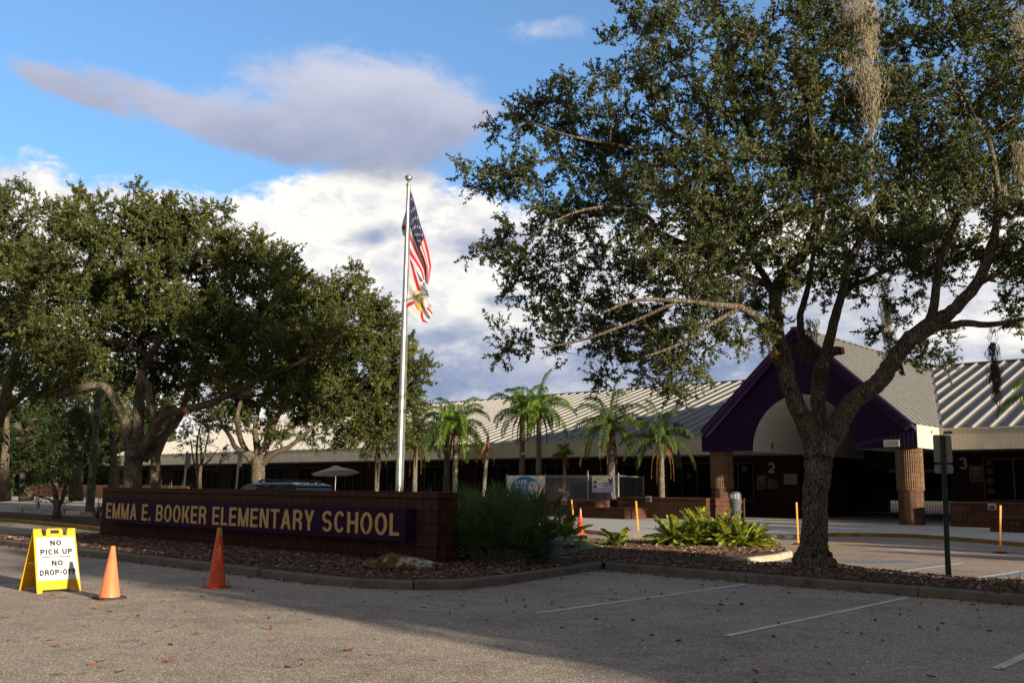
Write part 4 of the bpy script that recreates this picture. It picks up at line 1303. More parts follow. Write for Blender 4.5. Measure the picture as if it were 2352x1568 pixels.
mb.add([(GX0, GY, EB), (GX0, GY + .12, EB), (AX0, GY + .12, EB), (AX0, GY, EB)], [(0, 1, 2, 3)])
mb.add([(AX1, GY, EB), (AX1, GY + .12, EB), (GX1, GY + .12, EB), (GX1, GY, EB)], [(0, 1, 2, 3)])
mb.add([(GX0, GY, EB), (GX0, GY + .12, EB), (GX0, GY + .12, PT), (GX0, GY, PT)], [(0, 1, 2, 3)])
mb.add([(GX1, GY, EB), (GX1, GY + .12, EB), (GX1, GY + .12, PT), (GX1, GY, PT)], [(0, 1, 2, 3)])
shift(mb).build('gable_wall', 'purple_siding', bd)
mb = MB(); rk = (GX1 - .25 - GC)
for s_ in (1, -1):
    e = (GC + s_ * rk, GY - 0.16, ET + 0.02); pk = (GC, GY - 0.16, RZT - 0.20)
    mb.bar(e, pk, 0.30, 0.46, up=(0, 0, 1)); mb.bar((e[0] + s_ * .03, GY - .20, e[2] + .13), (pk[0], GY - .20, pk[2] + .15), 0.36, 0.16)
shift(mb).build('rake_trim', 'purple_trim', bd)
# house number
q0 = onY(2030, 1026, GY - .03); q1 = onY(2065, 1009, GY - .03)
na = empty  # (kept as a part of the building)
mb = MB(); mb.box(q0[0], q1[0], GY - .04, GY - .003, q0[2], q1[2]); npn = shift(mb).build('number_plate', 'plate_white', bd)
mb = MB(); stroke_text(mb, '2350', lambda u, v, t: (q0[0] + .07 + u, GY - .044 - t, q0[2] + .07 + v), q1[0] - q0[0] - .14, q1[2] - q0[2] - .14, b_=.15); shift(mb).build('numerals', 'plate_grey', npn)
# columns
for cx, cy in ((-16.25, 45.95), (-26.15, 45.95)):
    mb = MB(); n = 14; rot = 0.1
    rr = 0.565
    poly = [(rr * cos(2 * pi * (k + rot) / n), rr * sin(2 * pi * (k + rot) / n)) for k in range(n)]
    mb.prism(poly, lambda u, v, t: (u, v, t), 0.12, 1.72)
    c = mb.build('column', 'brick_column', bd, loc=(cx - BO[0], cy - BO[1], 0))
    mb = MB(); n = 84
    poly = [((rr + (0.045 if k % 2 else 0.018)) * cos(2 * pi * k / n), (rr + (0.045 if k % 2 else 0.018)) * sin(2 * pi * k / n)) for k in range(n)]
    mb.prism(poly, lambda u, v, t: (u, v, t), 1.722, EB - .002)
    mb.build('fluted_shaft', 'brick_fluted', c)
# walls
boxes('wall', 'brick_porch_shaded', [(LX + 3, -24.6, 52.0, 60.0, 0.1, 5.2), (-16.35, RX - 2, 52.0, 60.0, 0.1, 5.2), (LX + 3, -28.2, 74.8, 75.2, 0.1, 5.2)])
boxes('dark_panel', 'dark', [(-24.5, -16.45, 59.8, 60.2, 3.05, 6.3), (-28.19, -8, 74.9, 75.1, 3.35, 5.0), (-28.19, -8, 74.88, 75.12, 1.0, 3.12), (LX + 3, RX - 2, 60.2, 74.7, 5.25, 5.3)])  # upright dark sheets added to keep the passage black; last box is its ceiling
mb = MB(); mb.box(-31, -8, 80.6, 80.8, 3.2, 4.4); shift(mb).build('fascia', 'cream', bd)
# windows of the wings
def window(x0, x1, z0, z1, cols=2, papers=None):
    mb = MB(); y = 51.9
    mb.box(x0, x1, y - .03, y + .09, z0, z0 + .07); mb.box(x0, x1, y - .03, y + .09, z1 - .07, z1)
    for k in range(cols + 1):
        xx = x0 + (x1 - x0 - .07) * k / cols; mb.box(xx, xx + .07, y - .032, y + .088, z0 + .071, z1 - .071)
    w_ = shift(mb).build('window', 'lamp_dark', bd)
    mb = MB(); mb.box(x0 + .02, x1 - .02, y + .02, y + .06, z0 + .02, z1 - .02); shift(mb).build('pane', 'glass_dark', w_)
    if papers: boxes('paper', 'paper_yellow', [(xa, xa + ww, y + .005, y + .018, za, za + hh) for (xa, za, ww, hh) in papers], w_)
for k in range(12):
    x0 = -33.5 - k * 5.6
    window(x0, x0 + 3.4, 1.0, 3.3, 3, [(x0 + .3, 2.6, .25, .35), (x0 + 1.5, 2.3, .25, .35)] if k < 2 else None)
window(-29.5, -27.4, 1.0, 3.3, 2, [(-28.9, 2.7, .2, .4), (-28.9, 1.9, .2, .3), (-28.2, 2.75, .35, .35)])
xw = onY(2258, 1080, 51.9)[0]
window(xw, xw + 4.2, 1.25, 3.35, 3, [(xw + .15, 3.0, .3, .25), (xw + .15, 2.55, .3, .3), (xw + .15, 2.05, .3, .3), (xw + .15, 1.6, .3, .25)])
window(xw + 6, xw + 10, 1.25, 3.35, 3)
# big numbers and notices on the porch walls
for tx, px, py in (('2', 1771, 1085), ('3', 2212, 1077)):
    q = onY(px, py, 51.9)
    mb = MB(); stroke_text(mb, tx, lambda u, v, t: (q[0] + u, 51.96 - t, q[2] + v), 0.40, 0.60, 'C', a=.19, b_=.17)
    shift(mb).build('numeral', 'letter_grey', bd)
for (pa, pb, pc, pd) in ((1738, 1757, 1095, 1122), (2227, 2255, 1071, 1105)):
    a = onY(pa, pd, 51.9); c = onY(pb, pc, 51.9); w_, h_ = c[0] - a[0], 0.78
    mb = MB(); mb.box(a[0], a[0] + w_, 51.955, 51.99, a[2], a[2] + h_); s1 = shift(mb).build('notice', 'plate_grey', bd)
    mb = MB(); mb.box(a[0] + .03, a[0] + w_ - .03, 51.945, 51.954, a[2] + .03, a[2] + h_ - .03); shift(mb).build('face', 'lamp_dark', s1)
    mb = MB(); n = 24; cx_, cz_ = a[0] + w_ / 2, a[2] + h_ * .48
    for k in range(n):
        a0, a1 = 2 * pi * k / n, 2 * pi * (k + 1) / n
        mb.add([(cx_ + r_ * cos(a_), 51.938, cz_ + r_ * sin(a_)) for r_, a_ in ((.15, a0), (.19, a0), (.19, a1), (.15, a1))], [(0, 1, 2, 3)])
    mb.bar((cx_ - .12, 51.937, cz_ - .12), (cx_ + .12, 51.937, cz_ + .12), .035, .002, up=(0, 1, 0))
    shift(mb).build('symbol', 'orange_flame', s1)
    mb = MB(); mb.box(cx_ - .11, cx_ + .09, 51.934, 51.936, cz_ - .02, cz_ + .02)
    for k in range(3): mb.box(a[0] + .08, a[0] + w_ - .08, 51.934, 51.936, a[2] + h_ - .10 - k * .05, a[2] + h_ - .08 - k * .05)
    shift(mb).build('print', 'letter_grey', s1)
a = onY(1763, 1120, 51.9)
mb = MB(); mb.box(a[0], a[0] + .45, 51.96, 51.99, a[2] - .02, a[2] + .5); s1 = shift(mb).build('notice', 'orange_flame', bd)
mb = MB(); mb.box(a[0] + .12, a[0] + .6, 51.945, 51.957, a[2] + .02, a[2] + .4); shift(mb).build('face', 'poster_green', s1)
a = onY(1800, 1112, 51.9)
mb = MB(); mb.box(a[0], a[0] + .8, 51.96, 51.99, a[2], a[2] + .6); shift(mb).build('notice', 'plate_grey', bd)
# gate across the breezeway
gt = empty('metal_gate', lw(-20.5, 60.0, 0.13), RZ, 'black barred gate closing the passage beside the entrance', 'gate')
mb = MB()
for k in range(52): mb.box(-4 + k * .155, -3.975 + k * .155, -.012, .012, 0.0, 1.75)
mb.build('bar', 'lamp_dark', gt)
for z_ in (.12, 1.6):
    mb = MB(); mb.box(-4.05, 4.05, -.025, .025, z_, z_ + .05); mb.build('rail', 'lamp_dark', gt)
sheet('courtyard', [(-60, 81), (0, 81), (0, 125), (-60, 125)], 0.16, 'soil')

# ------------------------------------------------------------------ planter walls, benches, wall lights
def blockwall(name, label, x0, x1, y0, y1, z1, lights=(), group='brick planter walls before the school'):
    cx, cy = (x0 + x1) / 2, (y0 + y1) / 2
    r = empty(name, lw(cx, cy, 0.13), RZ, label, 'wall', group)
    mb = MB(); mb.box(x0 - cx, x1 - cx, y0 - cy, y1 - cy, 0, z1 - .13 - .09); mb.build('wall', 'brick_building', r)
    mb = MB(); mb.box(x0 - cx - .02, x1 - cx + .02, y0 - cy - .02, y1 - cy + .02, z1 - .218, z1 - .13); mb.build('cap', 'brick_building', r, bevel=.01)
    for lx, lz in lights:
        q = MB(); q.box(lx - cx - .17, lx - cx + .17, y0 - cy - .03, y0 - cy - .002, lz - .3, lz + .0)
        l_ = q.build('wall_light', 'wall_light', r)
        q = MB(); q.hull8([(lx - cx - .11, y0 - cy - .07, lz - .25), (lx - cx + .11, y0 - cy - .07, lz - .25), (lx - cx + .11, y0 - cy - .031, lz - .25), (lx - cx - .11, y0 - cy - .031, lz - .25)],
                          [(lx - cx - .09, y0 - cy - .035, lz - .10), (lx - cx + .09, y0 - cy - .035, lz - .10), (lx - cx + .09, y0 - cy - .031, lz - .10), (lx - cx - .09, y0 - cy - .031, lz - .10)])
        q.build('lamp_glass', 'lamp_dark', l_)
    return r


xa0 = onY(1185, 1160, 41.5)[0]; xa1 = onY(1362, 1160, 41.5)[0]
blockwall('planter_wall', 'brick planter wall below the chain-link enclosure, with a small wall light', xa0 - 18, xa1, 41.5, 45.5, 1.02, [(onY(1296, 1160, 41.5)[0], 0.95)])
xb0 = onY(1366, 1170, 41.2)[0]; xb1 = onY(1428, 1170, 41.2)[0]
blockwall('block_bench', 'low stepped brick bench between the two planter walls, catching the sun', xb0 - .3, xb1 + .6, 40.6, 42.6, 0.66)
xc0 = onY(1418, 1160, 43.0)[0]; xc1 = onY(1622, 1160, 43.0)[0]
blockwall('planter_wall', 'brick planter wall with a wall light, left of the entrance column', xc0, xc1, 43.0, 47.0, 1.22, [(onY(1490, 1153, 43.0)[0], 1.16)])
xd0 = onY(2181, 1170, 45.4)[0]
blockwall('planter_wall', 'brick planter wall with a wall light, right of the entrance column', xd0, 12, 45.4, 49.5, 1.22, [(onY(2279, 1164, 45.4)[0], 1.05)])
xe0 = onY(2273, 1200, 40.8)[0]
blockwall('block_bench', 'low brick bench wall in front of the right planter, at the frame edge', xe0, 8, 40.8, 42.0, 0.70)

# ------------------------------------------------------------------ chain-link enclosure with banners
ex0 = onY(1162, 1090, 43.3)[0]; ex1 = onY(1349, 1085, 43.3)[0]; ex2 = onY(1419, 1089, 43.3)[0]; EY = 43.3; ez = 2.45
cl = empty('chain_link_fence', lw((ex0 + ex2) / 2, EY, 1.02), RZ, 'galvanised chain-link enclosure standing on the planter wall', 'fence')
ecx = (ex0 + ex2) / 2


def wires(mb, ax, bx, y, z0, z1, pitch=0.11, w=0.012):
    L = bx - ax; H = z1 - z0; k = int((L + H) / pitch)
    for i in range(k + 1):
        for s_ in (1, -1):
            c = ax - H + i * pitch if s_ == 1 else ax + i * pitch
            # line x = c + s*(z-z0)
            pts = []
            za, zb = 0.0, H
            xa_, xb_ = (c, c + H) if s_ == 1 else (c, c - H)
            # clip to [ax,bx]
            t0, t1 = 0.0, 1.0; d = xb_ - xa_
            for lim, lo_ in ((ax, True), (bx, False)):
                t = (lim - xa_) / d
                if (d > 0) == lo_: t0 = max(t0, t)
                else: t1 = min(t1, t)
            if t1 - t0 < 0.01: continue
            A_ = np.array([xa_ + d * t0, y + (0.004 * s_), z0 + H * t0]); C_ = np.array([xa_ + d * t1, y + 0.004 * s_, z0 + H * t1])
            mb.bar(A_, C_, w * .6, w * .6)


mb = MB(); wires(mb, ex0 - ecx, ex1 - ecx, 0, 0.05, ez - 1.02 - .08); wires(mb, ex1 - ecx, ex2 - ecx, 0, 0.05, ez - 1.02 - .08); wires(mb, ex1 + .2 - ecx, ex2 - ecx, 2.5, 0.05, ez - 1.02 - .15, 0.16)
mb.build('wire_mesh', 'galv', cl)
for xx, r_, zz in ((ex0, .035, ez - 1.05), (ex1, .055, ez - .86), (ex2, .04, ez - 1.0), ((ex0 + ex1) / 2, .03, ez - 1.05)):
    mb = MB(); mb.lathe([(r_, 0), (r_, zz), (r_ * 1.2, zz + .01), (r_ * .5, zz + .06)], 10, (xx - ecx, .05, 0)); mb.build('post', 'galv', cl, smooth=True, autos=40)
for xx in (ex0, ex2):
    mb = MB(); mb.lathe([(.03, 0), (.03, ez - 1.05)], 10, (xx - ecx, 2.5, 0)); mb.build('post', 'galv', cl, smooth=True, autos=40)
mb = MB(); mb.tube([(ex0 - ecx, .05, ez - 1.1), (ex1 - ecx, .05, ez - 1.1)], .022, 8); mb.tube([(ex1 - ecx, .05, ez - 1.1), (ex2 - ecx, .05, ez - 1.1)], .022, 8)
mb.tube([(ex2 - ecx, .05, ez - 1.1), (ex2 - ecx, 2.5, ez - 1.15)], .022, 8)
mb.tube([(ex0 - ecx, 2.5, ez - 1.15), (ex2 - ecx, 2.5, ez - 1.15)], .022, 8)
mb.build('rail', 'galv', cl, smooth=True, autos=40)


def disc(mb, c, rx, rz_, y, mi, n=32, a0=0.0, a1=2 * pi, rin=0.0):
    for k in range(n):
        p, q = a0 + (a1 - a0) * k / n, a0 + (a1 - a0) * (k + 1) / n
        if rin: mb.add([(c[0] + rx * f * cos(a), y, c[1] + rz_ * f * sin(a)) for f, a in ((rin, p), (1, p), (1, q), (rin, q))], [(0, 1, 2, 3)], mi)
        else: mb.add([(c[0], y, c[1]), (c[0] + rx * cos(p), y, c[1] + rz_ * sin(p)), (c[0] + rx * cos(q), y, c[1] + rz_ * sin(q))], [(0, 1, 2)], mi)


BYP = EY - .06
a = onY(1164.5, 1148, BYP); c = onY(1252, 1093, BYP); bw = c[0] - a[0]; bh = 1.36; bz = 1.02
bn = empty('safe_space_banner', lw(a[0], BYP, bz), RZ, 'white banner with a blue oval reading safe space for all, tied to the chain-link fence', 'banner')
mb = MB(); nx, nz = 24, 12
for i in range(nx + 1):
    for j in range(nz + 1): mb.v.append((bw * i / nx, 0.018 * sin(i * 1.3) * sin(j * .9 + 1) - .0, bh * j / nz))
for i in range(nx):
    for j in range(nz): q = i * (nz + 1) + j; mb.f.append((q, q + nz + 1, q + nz + 2, q + 1)); mb.m.append(0)
mb.build('cloth', 'banner_white', bn, smooth=True)
mb = MB(); disc(mb, (bw * .485, bh * .49), bw * .37, bh * .47, -.024, 0, 48); mb.build('oval', 'banner_blue', bn)
mb = MB()
for tx, z_, w_, h_, x_ in (('SAFE', .62, .34, .19, .205), ('SPACE', .43, .30, .13, .21), ('FOR ALL', .21, .37, .155, .21)):
    stroke_text(mb, tx, (lambda z0_, x0_: (lambda u, v, t: (bw * x0_ + u, -.032 - t, bh * z0_ + v)))(z_, x_), bw * w_, bh * h_, a=.15, b_=.15)
disc(mb, (bw * .70, bh * .47), bw * .145, bh * .285, -.029, 0, 36)
mb.build('lettering', 'banner_white', bn)
mb = MB(); disc(mb, (bw * .70, bh * .47), bw * .135, bh * .265, -.033, 0, 36, rin=.94)
mb.bar((bw * .655, -.034, bh * .45), (bw * .665, -.034, bh * .60), .03, .002, up=(0, 1, 0)); disc(mb, (bw * .665, bh * .62), bw * .035, bh * .045, -.035, 0, 12)
mb.text('SARASOTA', lambda u, v, t: (bw * .70 + u, -.035, bh * .34 + v), w=bw * .19, h=bh * .06, align='C', bold=.02)
mb.text('County Schools', lambda u, v, t: (bw * .70 + u, -.035, bh * .275 + v), w=bw * .16, h=bh * .045, align='C', bold=.01)
mb.build('emblem', 'green_ink', bn)
mb = MB(); disc(mb, (bw * .725, bh * .47), bw * .055, bh * .12, -.036, 0, 14, 0.2, 2.6, rin=.75); mb.build('emblem', 'orange_flame', bn)

a = onY(1360, 1130, BYP); c = onY(1410, 1093, BYP); bw2 = c[0] - a[0]; bh2 = .90
b2 = empty('learning_day_banner', lw(a[0], BYP + .0, a[2]), RZ, 'small lilac and white banner about a learning day, on the right fence panel', 'banner')
mb = MB(); mb.box(0, bw2, 0, .006, 0, bh2); mb.build('cloth', 'banner_white', b2)
mb = MB()
mb.add([(0, -.004, 0), (bw2, -.004, 0), (bw2, -.004, bh2 * .78), (bw2 * .8, -.004, bh2 * .75), (bw2 * .62, -.004, bh2 * .35), (bw2 * .3, -.004, bh2 * .26), (0, -.004, bh2 * .3)], [(0, 1, 2, 3, 4, 5, 6)])
mb.build('print', 'banner_lilac', b2)
mb = MB(); mb.add([(bw2 * .18, -.006, bh2 * .94), (bw2 * .72, -.006, bh2 * .92), (bw2 * .35, -.006, bh2 * .74)], [(0, 2, 1)]); mb.box(bw2 * .06, bw2 * .23, -.009, -.007, bh2 * .44, bh2 * .58); mb.build('print', 'banner_yellow', b2)
mb = MB(); mb.box(bw2 * .06, bw2 * .23, -.007, -.005, bh2 * .28, bh2 * .72); stroke_text(mb, 'DAY', lambda u, v, t: (bw2 * .145 + u, -.012 - t, bh2 * .46 + v), bw2 * .15, bh2 * .10, 'C')
mb.build('print', 'banner_purple', b2)
mb = MB(); mb.text('Make Every Day', lambda u, v, t: (bw2 * .27 + u, -.012, bh2 * .50 + v), w=bw2 * .46, h=bh2 * .11, bold=.01); mb.text('A Learning Day', lambda u, v, t: (bw2 * .29 + u, -.012, bh2 * .36 + v), w=bw2 * .44, h=bh2 * .11, bold=.01)
disc(mb, (bw2 * .85, bh2 * .66), bw2 * .075, bh2 * .13, -.013, 0, 16); disc(mb, (bw2 * .78, bh2 * .80), bw2 * .035, bh2 * .07, -.013, 0, 12); disc(mb, (bw2 * .92, bh2 * .82), bw2 * .035, bh2 * .07, -.013, 0, 12)
mb.build('print', 'ink', b2)
mb = MB(); disc(mb, (bw2 * .85, bh2 * .58), bw2 * .06, bh2 * .12, -.016, 0, 16); mb.build('print', 'skin', b2)
a = onY(1283, 1129.5, BYP); c = onY(1294.5, 1121, BYP)
fd = empty('fire_department_sign', lw(a[0], BYP - .02, a[2]), RZ, 'little red plate lettered FDC on the chain-link fence', 'sign')
fw, fh = c[0] - a[0], c[2] - a[2]
mb = MB(); mb.box(0, fw, 0, .008, 0, fh); mb.build('plate', 'red_paint', fd)
mb = MB(); stroke_text(mb, 'FDC', lambda u, v, t: (fw / 2 + u, -.004 - t, fh * .22 + v), fw * .78, fh * .56, 'C', a=.2, b_=.18); mb.build('lettering', 'white_paint', fd)
a = onY(1301, 1147, 43.9)
hy = empty('fire_connection', lw(a[0], 43.9, 1.02), RZ, 'pale green fire department inlet behind the fence', 'hydrant')
mb = MB(); mb.lathe([(.08, 0), (.08, .22), (.14, .25), (.16, .30), (.14, .40), (.06, .45)], 14); mb.build('body', 'hydrant_green', hy, smooth=True, autos=40)
for s_ in (-1, 1):
    mb = MB(); mb.tube([(s_ * .06, -.02, .32), (s_ * .28, -.12, .32)], [.09, .10], 12); mb.build('outlet', 'hydrant_green', hy, smooth=True, autos=40)
a = onY(1262, 1147, 43.9)
rv = empty('red_valve', lw(a[0] - .1, 43.9, 1.02), RZ, 'small red valve standing behind the fence, left of the pale green inlet', 'valve')
mb = MB(); mb.lathe([(.05, 0), (.05, .25), (.09, .27), (.09, .32), (.04, .34), (.04, .42)], 12); mb.build('body', 'red_paint', rv, smooth=True, autos=40)
mb = MB(); mb.tube([(-.12, 0, .45), (.12, 0, .45)], .018, 8); mb.build('handle', 'red_paint', rv)

# ------------------------------------------------------------------ parasol
u0 = onY(772, 1069, 42.5)
um = empty('patio_umbrella', lw(u0[0], 42.5, 0.0), RZ, 'open beige market umbrella beyond the sign wall', 'umbrella')
mb = MB(); tp = u0[2]; R2 = 1.75; k = 8; tl_ = 0.12
for i in range(k):
    a0, a1 = 2 * pi * i / k + .35, 2 * pi * (i + 1) / k + .35
    e = lambda a, r, zf: np.array([r * cos(a), r * sin(a), tp - .05 - zf + tl_ * (r * cos(a + .2)) ])
    n_ = 5
    for j in range(n_):
        r0_, r1_ = R2 * j / n_, R2 * (j + 1) / n_
        za, zb = 0.50 * (j / n_) ** 1.15, 0.50 * ((j + 1) / n_) ** 1.15
        am = (a0 + a1) / 2
        q = [e(a0, r0_, za), e(a0, r1_, zb), e(am, r1_ * .94, zb - .015), e(a1, r1_, zb), e(a1, r0_, za), e(am, r0_ * .94, za - .015)]
        mb.add(q, [(0, 1, 2, 5), (5, 2, 3, 4)])
mb.build('canopy', 'umbrella_cloth', um)
mb = MB()
for i in range(k):
    a0, a1 = 2 * pi * i / k + .35, 2 * pi * (i + 1) / k + .35
    mb.add([(0, 0, tp + .03), (.42 * cos(a0), .42 * sin(a0), tp - .10), (.42 * cos(a1), .42 * sin(a1), tp - .10)], [(0, 1, 2)])
mb.build('vent', 'umbrella_cloth', um)
mb = MB(); mb.tube([(0, 0, .1), (0, 0, tp - .03)], .025, 8); mb.build('pole', 'galv', um)
mb = MB(); mb.lathe([(.28, .13), (.28, .19), (.06, .23), (.05, .4)], 20); mb.build('base', 'lamp_dark', um, smooth=True, autos=40)

# ------------------------------------------------------------------ minivan
cc = at(632, 1110, 34.0); cl_ = loc(cc)
vn = empty('minivan', lw(cl_[0], cl_[1], 0.0), RZ, 'dark blue minivan with a roof rack parked behind the sign wall', 'car')
HWM = [(0.30, .90), (0.55, .97), (0.95, .98), (1.05, .96), (1.35, .86), (1.60, .76), (1.75, .66)]


def hwid(z):
    for (z0, w0), (z1, w1) in zip(HWM[:-1], HWM[1:]):
        if z <= z1: return w0 + (w1 - w0) * max(0, (z - z0)) / (z1 - z0)
    return .64


lower = [(-2.55, .45), (-2.60, .62), (-2.5, .85), (-2.2, .98), (-1.55, 1.08), (2.45, 1.10), (2.55, .95), (2.60, .6), (2.50, .40)]
mb = MB(); prof = [(-2.55, .32)] + lower + [(2.45, .30)]
def loft(mb, prof, mi=0):
    n = len(prof)
    mb.add([(x_, -hwid(z_), z_) for x_, z_ in prof] + [(x_, hwid(z_), z_) for x_, z_ in prof], [tuple(range(n)), tuple(range(2 * n - 1, n - 1, -1))] + [(i, n + i, n + (i + 1) % n, (i + 1) % n) for i in range(n)], mi)
loft(mb, prof); body = mb.build('body', 'car_paint', vn, bevel=.05)
mb = MB(); gl = [(-1.50, 1.085), (-.55, 1.62), (-.2, 1.66), (2.05, 1.66), (2.25, 1.58), (2.46, 1.105)]
loft(mb, gl); mb.build('greenhouse', 'car_glass', vn)
mb = MB()
rt_ = [(-.62, 1.64), (-.2, 1.72), (.6, 1.755), (1.6, 1.74), (2.2, 1.68), (2.32, 1.62), (2.05, 1.665), (-.2, 1.665)]
n = len(rt_)
mb.add([(x_, -.76 if z_ < 1.67 else -.66, z_) for x_, z_ in rt_] + [(x_, .76 if z_ < 1.67 else .66, z_) for x_, z_ in rt_], [tuple(range(n)), tuple(range(2 * n - 1, n - 1, -1))] + [(i, n + i, n + (i + 1) % n, (i + 1) % n) for i in range(n)])
mb.build('roof', 'car_roof', vn, bevel=.02)
for s_ in (-1, 1):
    mb = MB()
    for (xa_, za_), (xb_, zb_) in (((-1.52, 1.09), (-.60, 1.65)), ((-.35, 1.08), (-.30, 1.66)), ((.85, 1.08), (.85, 1.66)), ((1.0, 1.08), (1.0, 1.66)), ((2.47, 1.09), (2.22, 1.64))):
        mb.bar((xa_, s_ * (hwid(za_) + .004), za_), (xb_, s_ * (hwid(zb_) + .004), zb_), .02, .09, up=(1, 0, 0))
    mb.build('pillar', 'car_paint', vn)
    mb = MB(); mb.tube([(-.1, s_ * .60, 1.75), (0, s_ * .60, 1.81), (1.7, s_ * .60, 1.81), (1.85, s_ * .60, 1.74)], .022, 8)
    for xx in (.0, .85, 1.7): mb.box(xx - .05, xx + .05, s_ * .60 - .02, s_ * .60 + .02, 1.735, 1.80)
    mb.build('roof_rack', 'lamp_dark', vn, smooth=True, autos=40)
    mb = MB(); mb.hull8([(-.98, s_ * .98, 1.08), (-.80, s_ * .98, 1.08), (-.80, s_ * 1.16, 1.08), (-.98, s_ * 1.16, 1.08)], [(-.98, s_ * .98, 1.22), (-.80, s_ * .98, 1.22), (-.80, s_ * 1.16, 1.22), (-.98, s_ * 1.16, 1.22)]); mb.build('mirror', 'car_paint', vn, bevel=.02)
    mb = MB(); mb.box(-2.585, -2.35, s_ * .75 - .16, s_ * .75 + .16, .70, .84); mb.build('headlight', 'chrome', vn, bevel=.02)
    mb = MB(); mb.box(2.42, 2.60, s_ * .82 - .10, s_ * .82 + .10, .80, 1.08); mb.build('tail_light', 'red_paint', vn, bevel=.02)
    for xx in (-1.6, 1.5):
        mb = MB(); mb.tube([(xx, s_ * .76, .34), (xx, s_ * .985, .34)], .34, 28); w_ = mb.build('wheel', 'rubber', vn, smooth=True, autos=40)
        mb = MB(); mb.tube([(xx, s_ * .95, .34), (xx, s_ * .992, .34)], .21, 20); mb.build('rim', 'chrome', w_, smooth=True, autos=40)

# ------------------------------------------------------------------ posts and poles
q = gp(2178, 1324, 0.13)
ps = empty('road_sign', (q[0], q[1], 0.13), 0, 'back of two grey road sign plates on a perforated metal post, beside the oak', 'sign')
t_ = at(2165.5, 1000, q[1]); dx = float(t_[0] - q[0]); Hh = float(t_[2] - .13)
mb = MB()
P0_, P1_ = np.array([0, 0, 0.]), np.array([dx, 0, Hh])
for o0, w_, h_ in ((-.022, .012, .05), (.022, .012, .05)): mb.bar(P0_ + (o0, 0, 0), P1_ + (o0, 0, 0), w_, h_)
mb.bar(P0_ + (0, -.02, 0), P1_ + (0, -.02, 0), .04, .008, up=(0, 0, 1))
mb.bar(P0_ + (.05, .01, 0), P0_ + (.045, .01, .32), .05, .012)
mb.build('post', 'green_post', ps)
mb = MB()
for k in range(60):
    z = .1 + k * .04
    if z > Hh - .05: break
    c_ = P0_ + (P1_ - P0_) * (z / Hh); mb.box(c_[0] - .006, c_[0] + .006, -.0265, -.0245, z - .006, z + .006)
mb.build('hole', 'galv', ps)['label'] = 'row of punched holes'


def plate(w_, h_, zc, name, par, xo=0.0, ang=0.0):
    mb = MB(); r_ = .035; pts = []
    for cx_, cz_, a0 in ((w_ / 2 - r_, h_ / 2 - r_, 0), (-w_ / 2 + r_, h_ / 2 - r_, 90), (-w_ / 2 + r_, -h_ / 2 + r_, 180), (w_ / 2 - r_, -h_ / 2 + r_, 270)):
        for k in range(5): a = radians(a0 + 22.5 * k); pts.append((cx_ + r_ * cos(a), cz_ + r_ * sin(a)))
    mb.prism(pts, lambda u, v, t: (xo + u * cos(ang) - t * sin(ang), u * sin(ang) + t * cos(ang) + .03, zc + v), 0, .004)
    return mb.build(name, 'sign_back', par)


plate(.335, .50, Hh - .235, 'plate', ps, dx * .95); plate(.34, .165, Hh - .60, 'plate', ps, dx * .85 + .005)
for (px, pt, dep, wpl, ang) in ((421, 1036, 33.0, 0.30, 1.25), (541, 1034, 33.0, .30, 1.3)):
    q = at(px, 1110, dep); tt = at(px + 4, pt, dep)
    r = empty('road_sign', (q[0], dep, 0.12), 0, 'thin grey signpost seen edge-on beside the %s' % ('left oak trunk' if px < 500 else 'minivan windscreen'), 'sign')
    mb = MB(); mb.bar((0, 0, 0), (0.06, 0, tt[2] - .12), .05, .03, up=(0, 1, 0)); mb.bar((0.03, .02, 0), (0.09, .02, tt[2] - .12), .015, .03, up=(0, 1, 0)); mb.build('post', 'galv', r)
    plate(.30, .50, tt[2] - .12 - .30, 'plate', r, .10, ang)
stk = [((1467, 1226), (1461, 1150), 'leaning orange stake between the cycads and the planter', True), ((1319, 1207), (1313, 1147), 'orange stake rising behind the red cones', False),
       ((1640, 1186), (1638, 1152), 'orange stake by the left entrance column', False), ((1834, 1250), (1829.5, 1153), 'orange stake on a black foot, left of the oak trunk', True),
       ((2298, 1270), (2298, 1160), 'orange stake on a black foot near the right edge', True)]
for (b0, t0, lab, ft_) in stk:
    q = gp(b0[0], b0[1], 0.13 if b0[1] < 1200 else 0.004)
    if b0[0] == 1319: q = gp(1319, 1204)
    tt = at(t0[0], t0[1], q[1]); r = empty('delineator_post', (q[0], q[1], q[2]), 0, lab, 'post', 'orange delineator stakes')
    mb = MB(); h_ = tt[2] - q[2]; mb.bar((0, 0, .05), (tt[0] - q[0], 0, h_), .062 if b0[1] < 1240 else .05, .02, up=(0, 1, 0)); mb.build('stake', 'delineator', r)
    mb = MB(); mb.hull8([(-.17, -.12, 0), (.17, -.12, 0), (.17, .12, 0), (-.17, .12, 0)], [(-.11, -.07, .05), (.11, -.07, .05), (.11, .07, .05), (-.11, .07, .05)]); mb.build('foot', 'rubber', r)
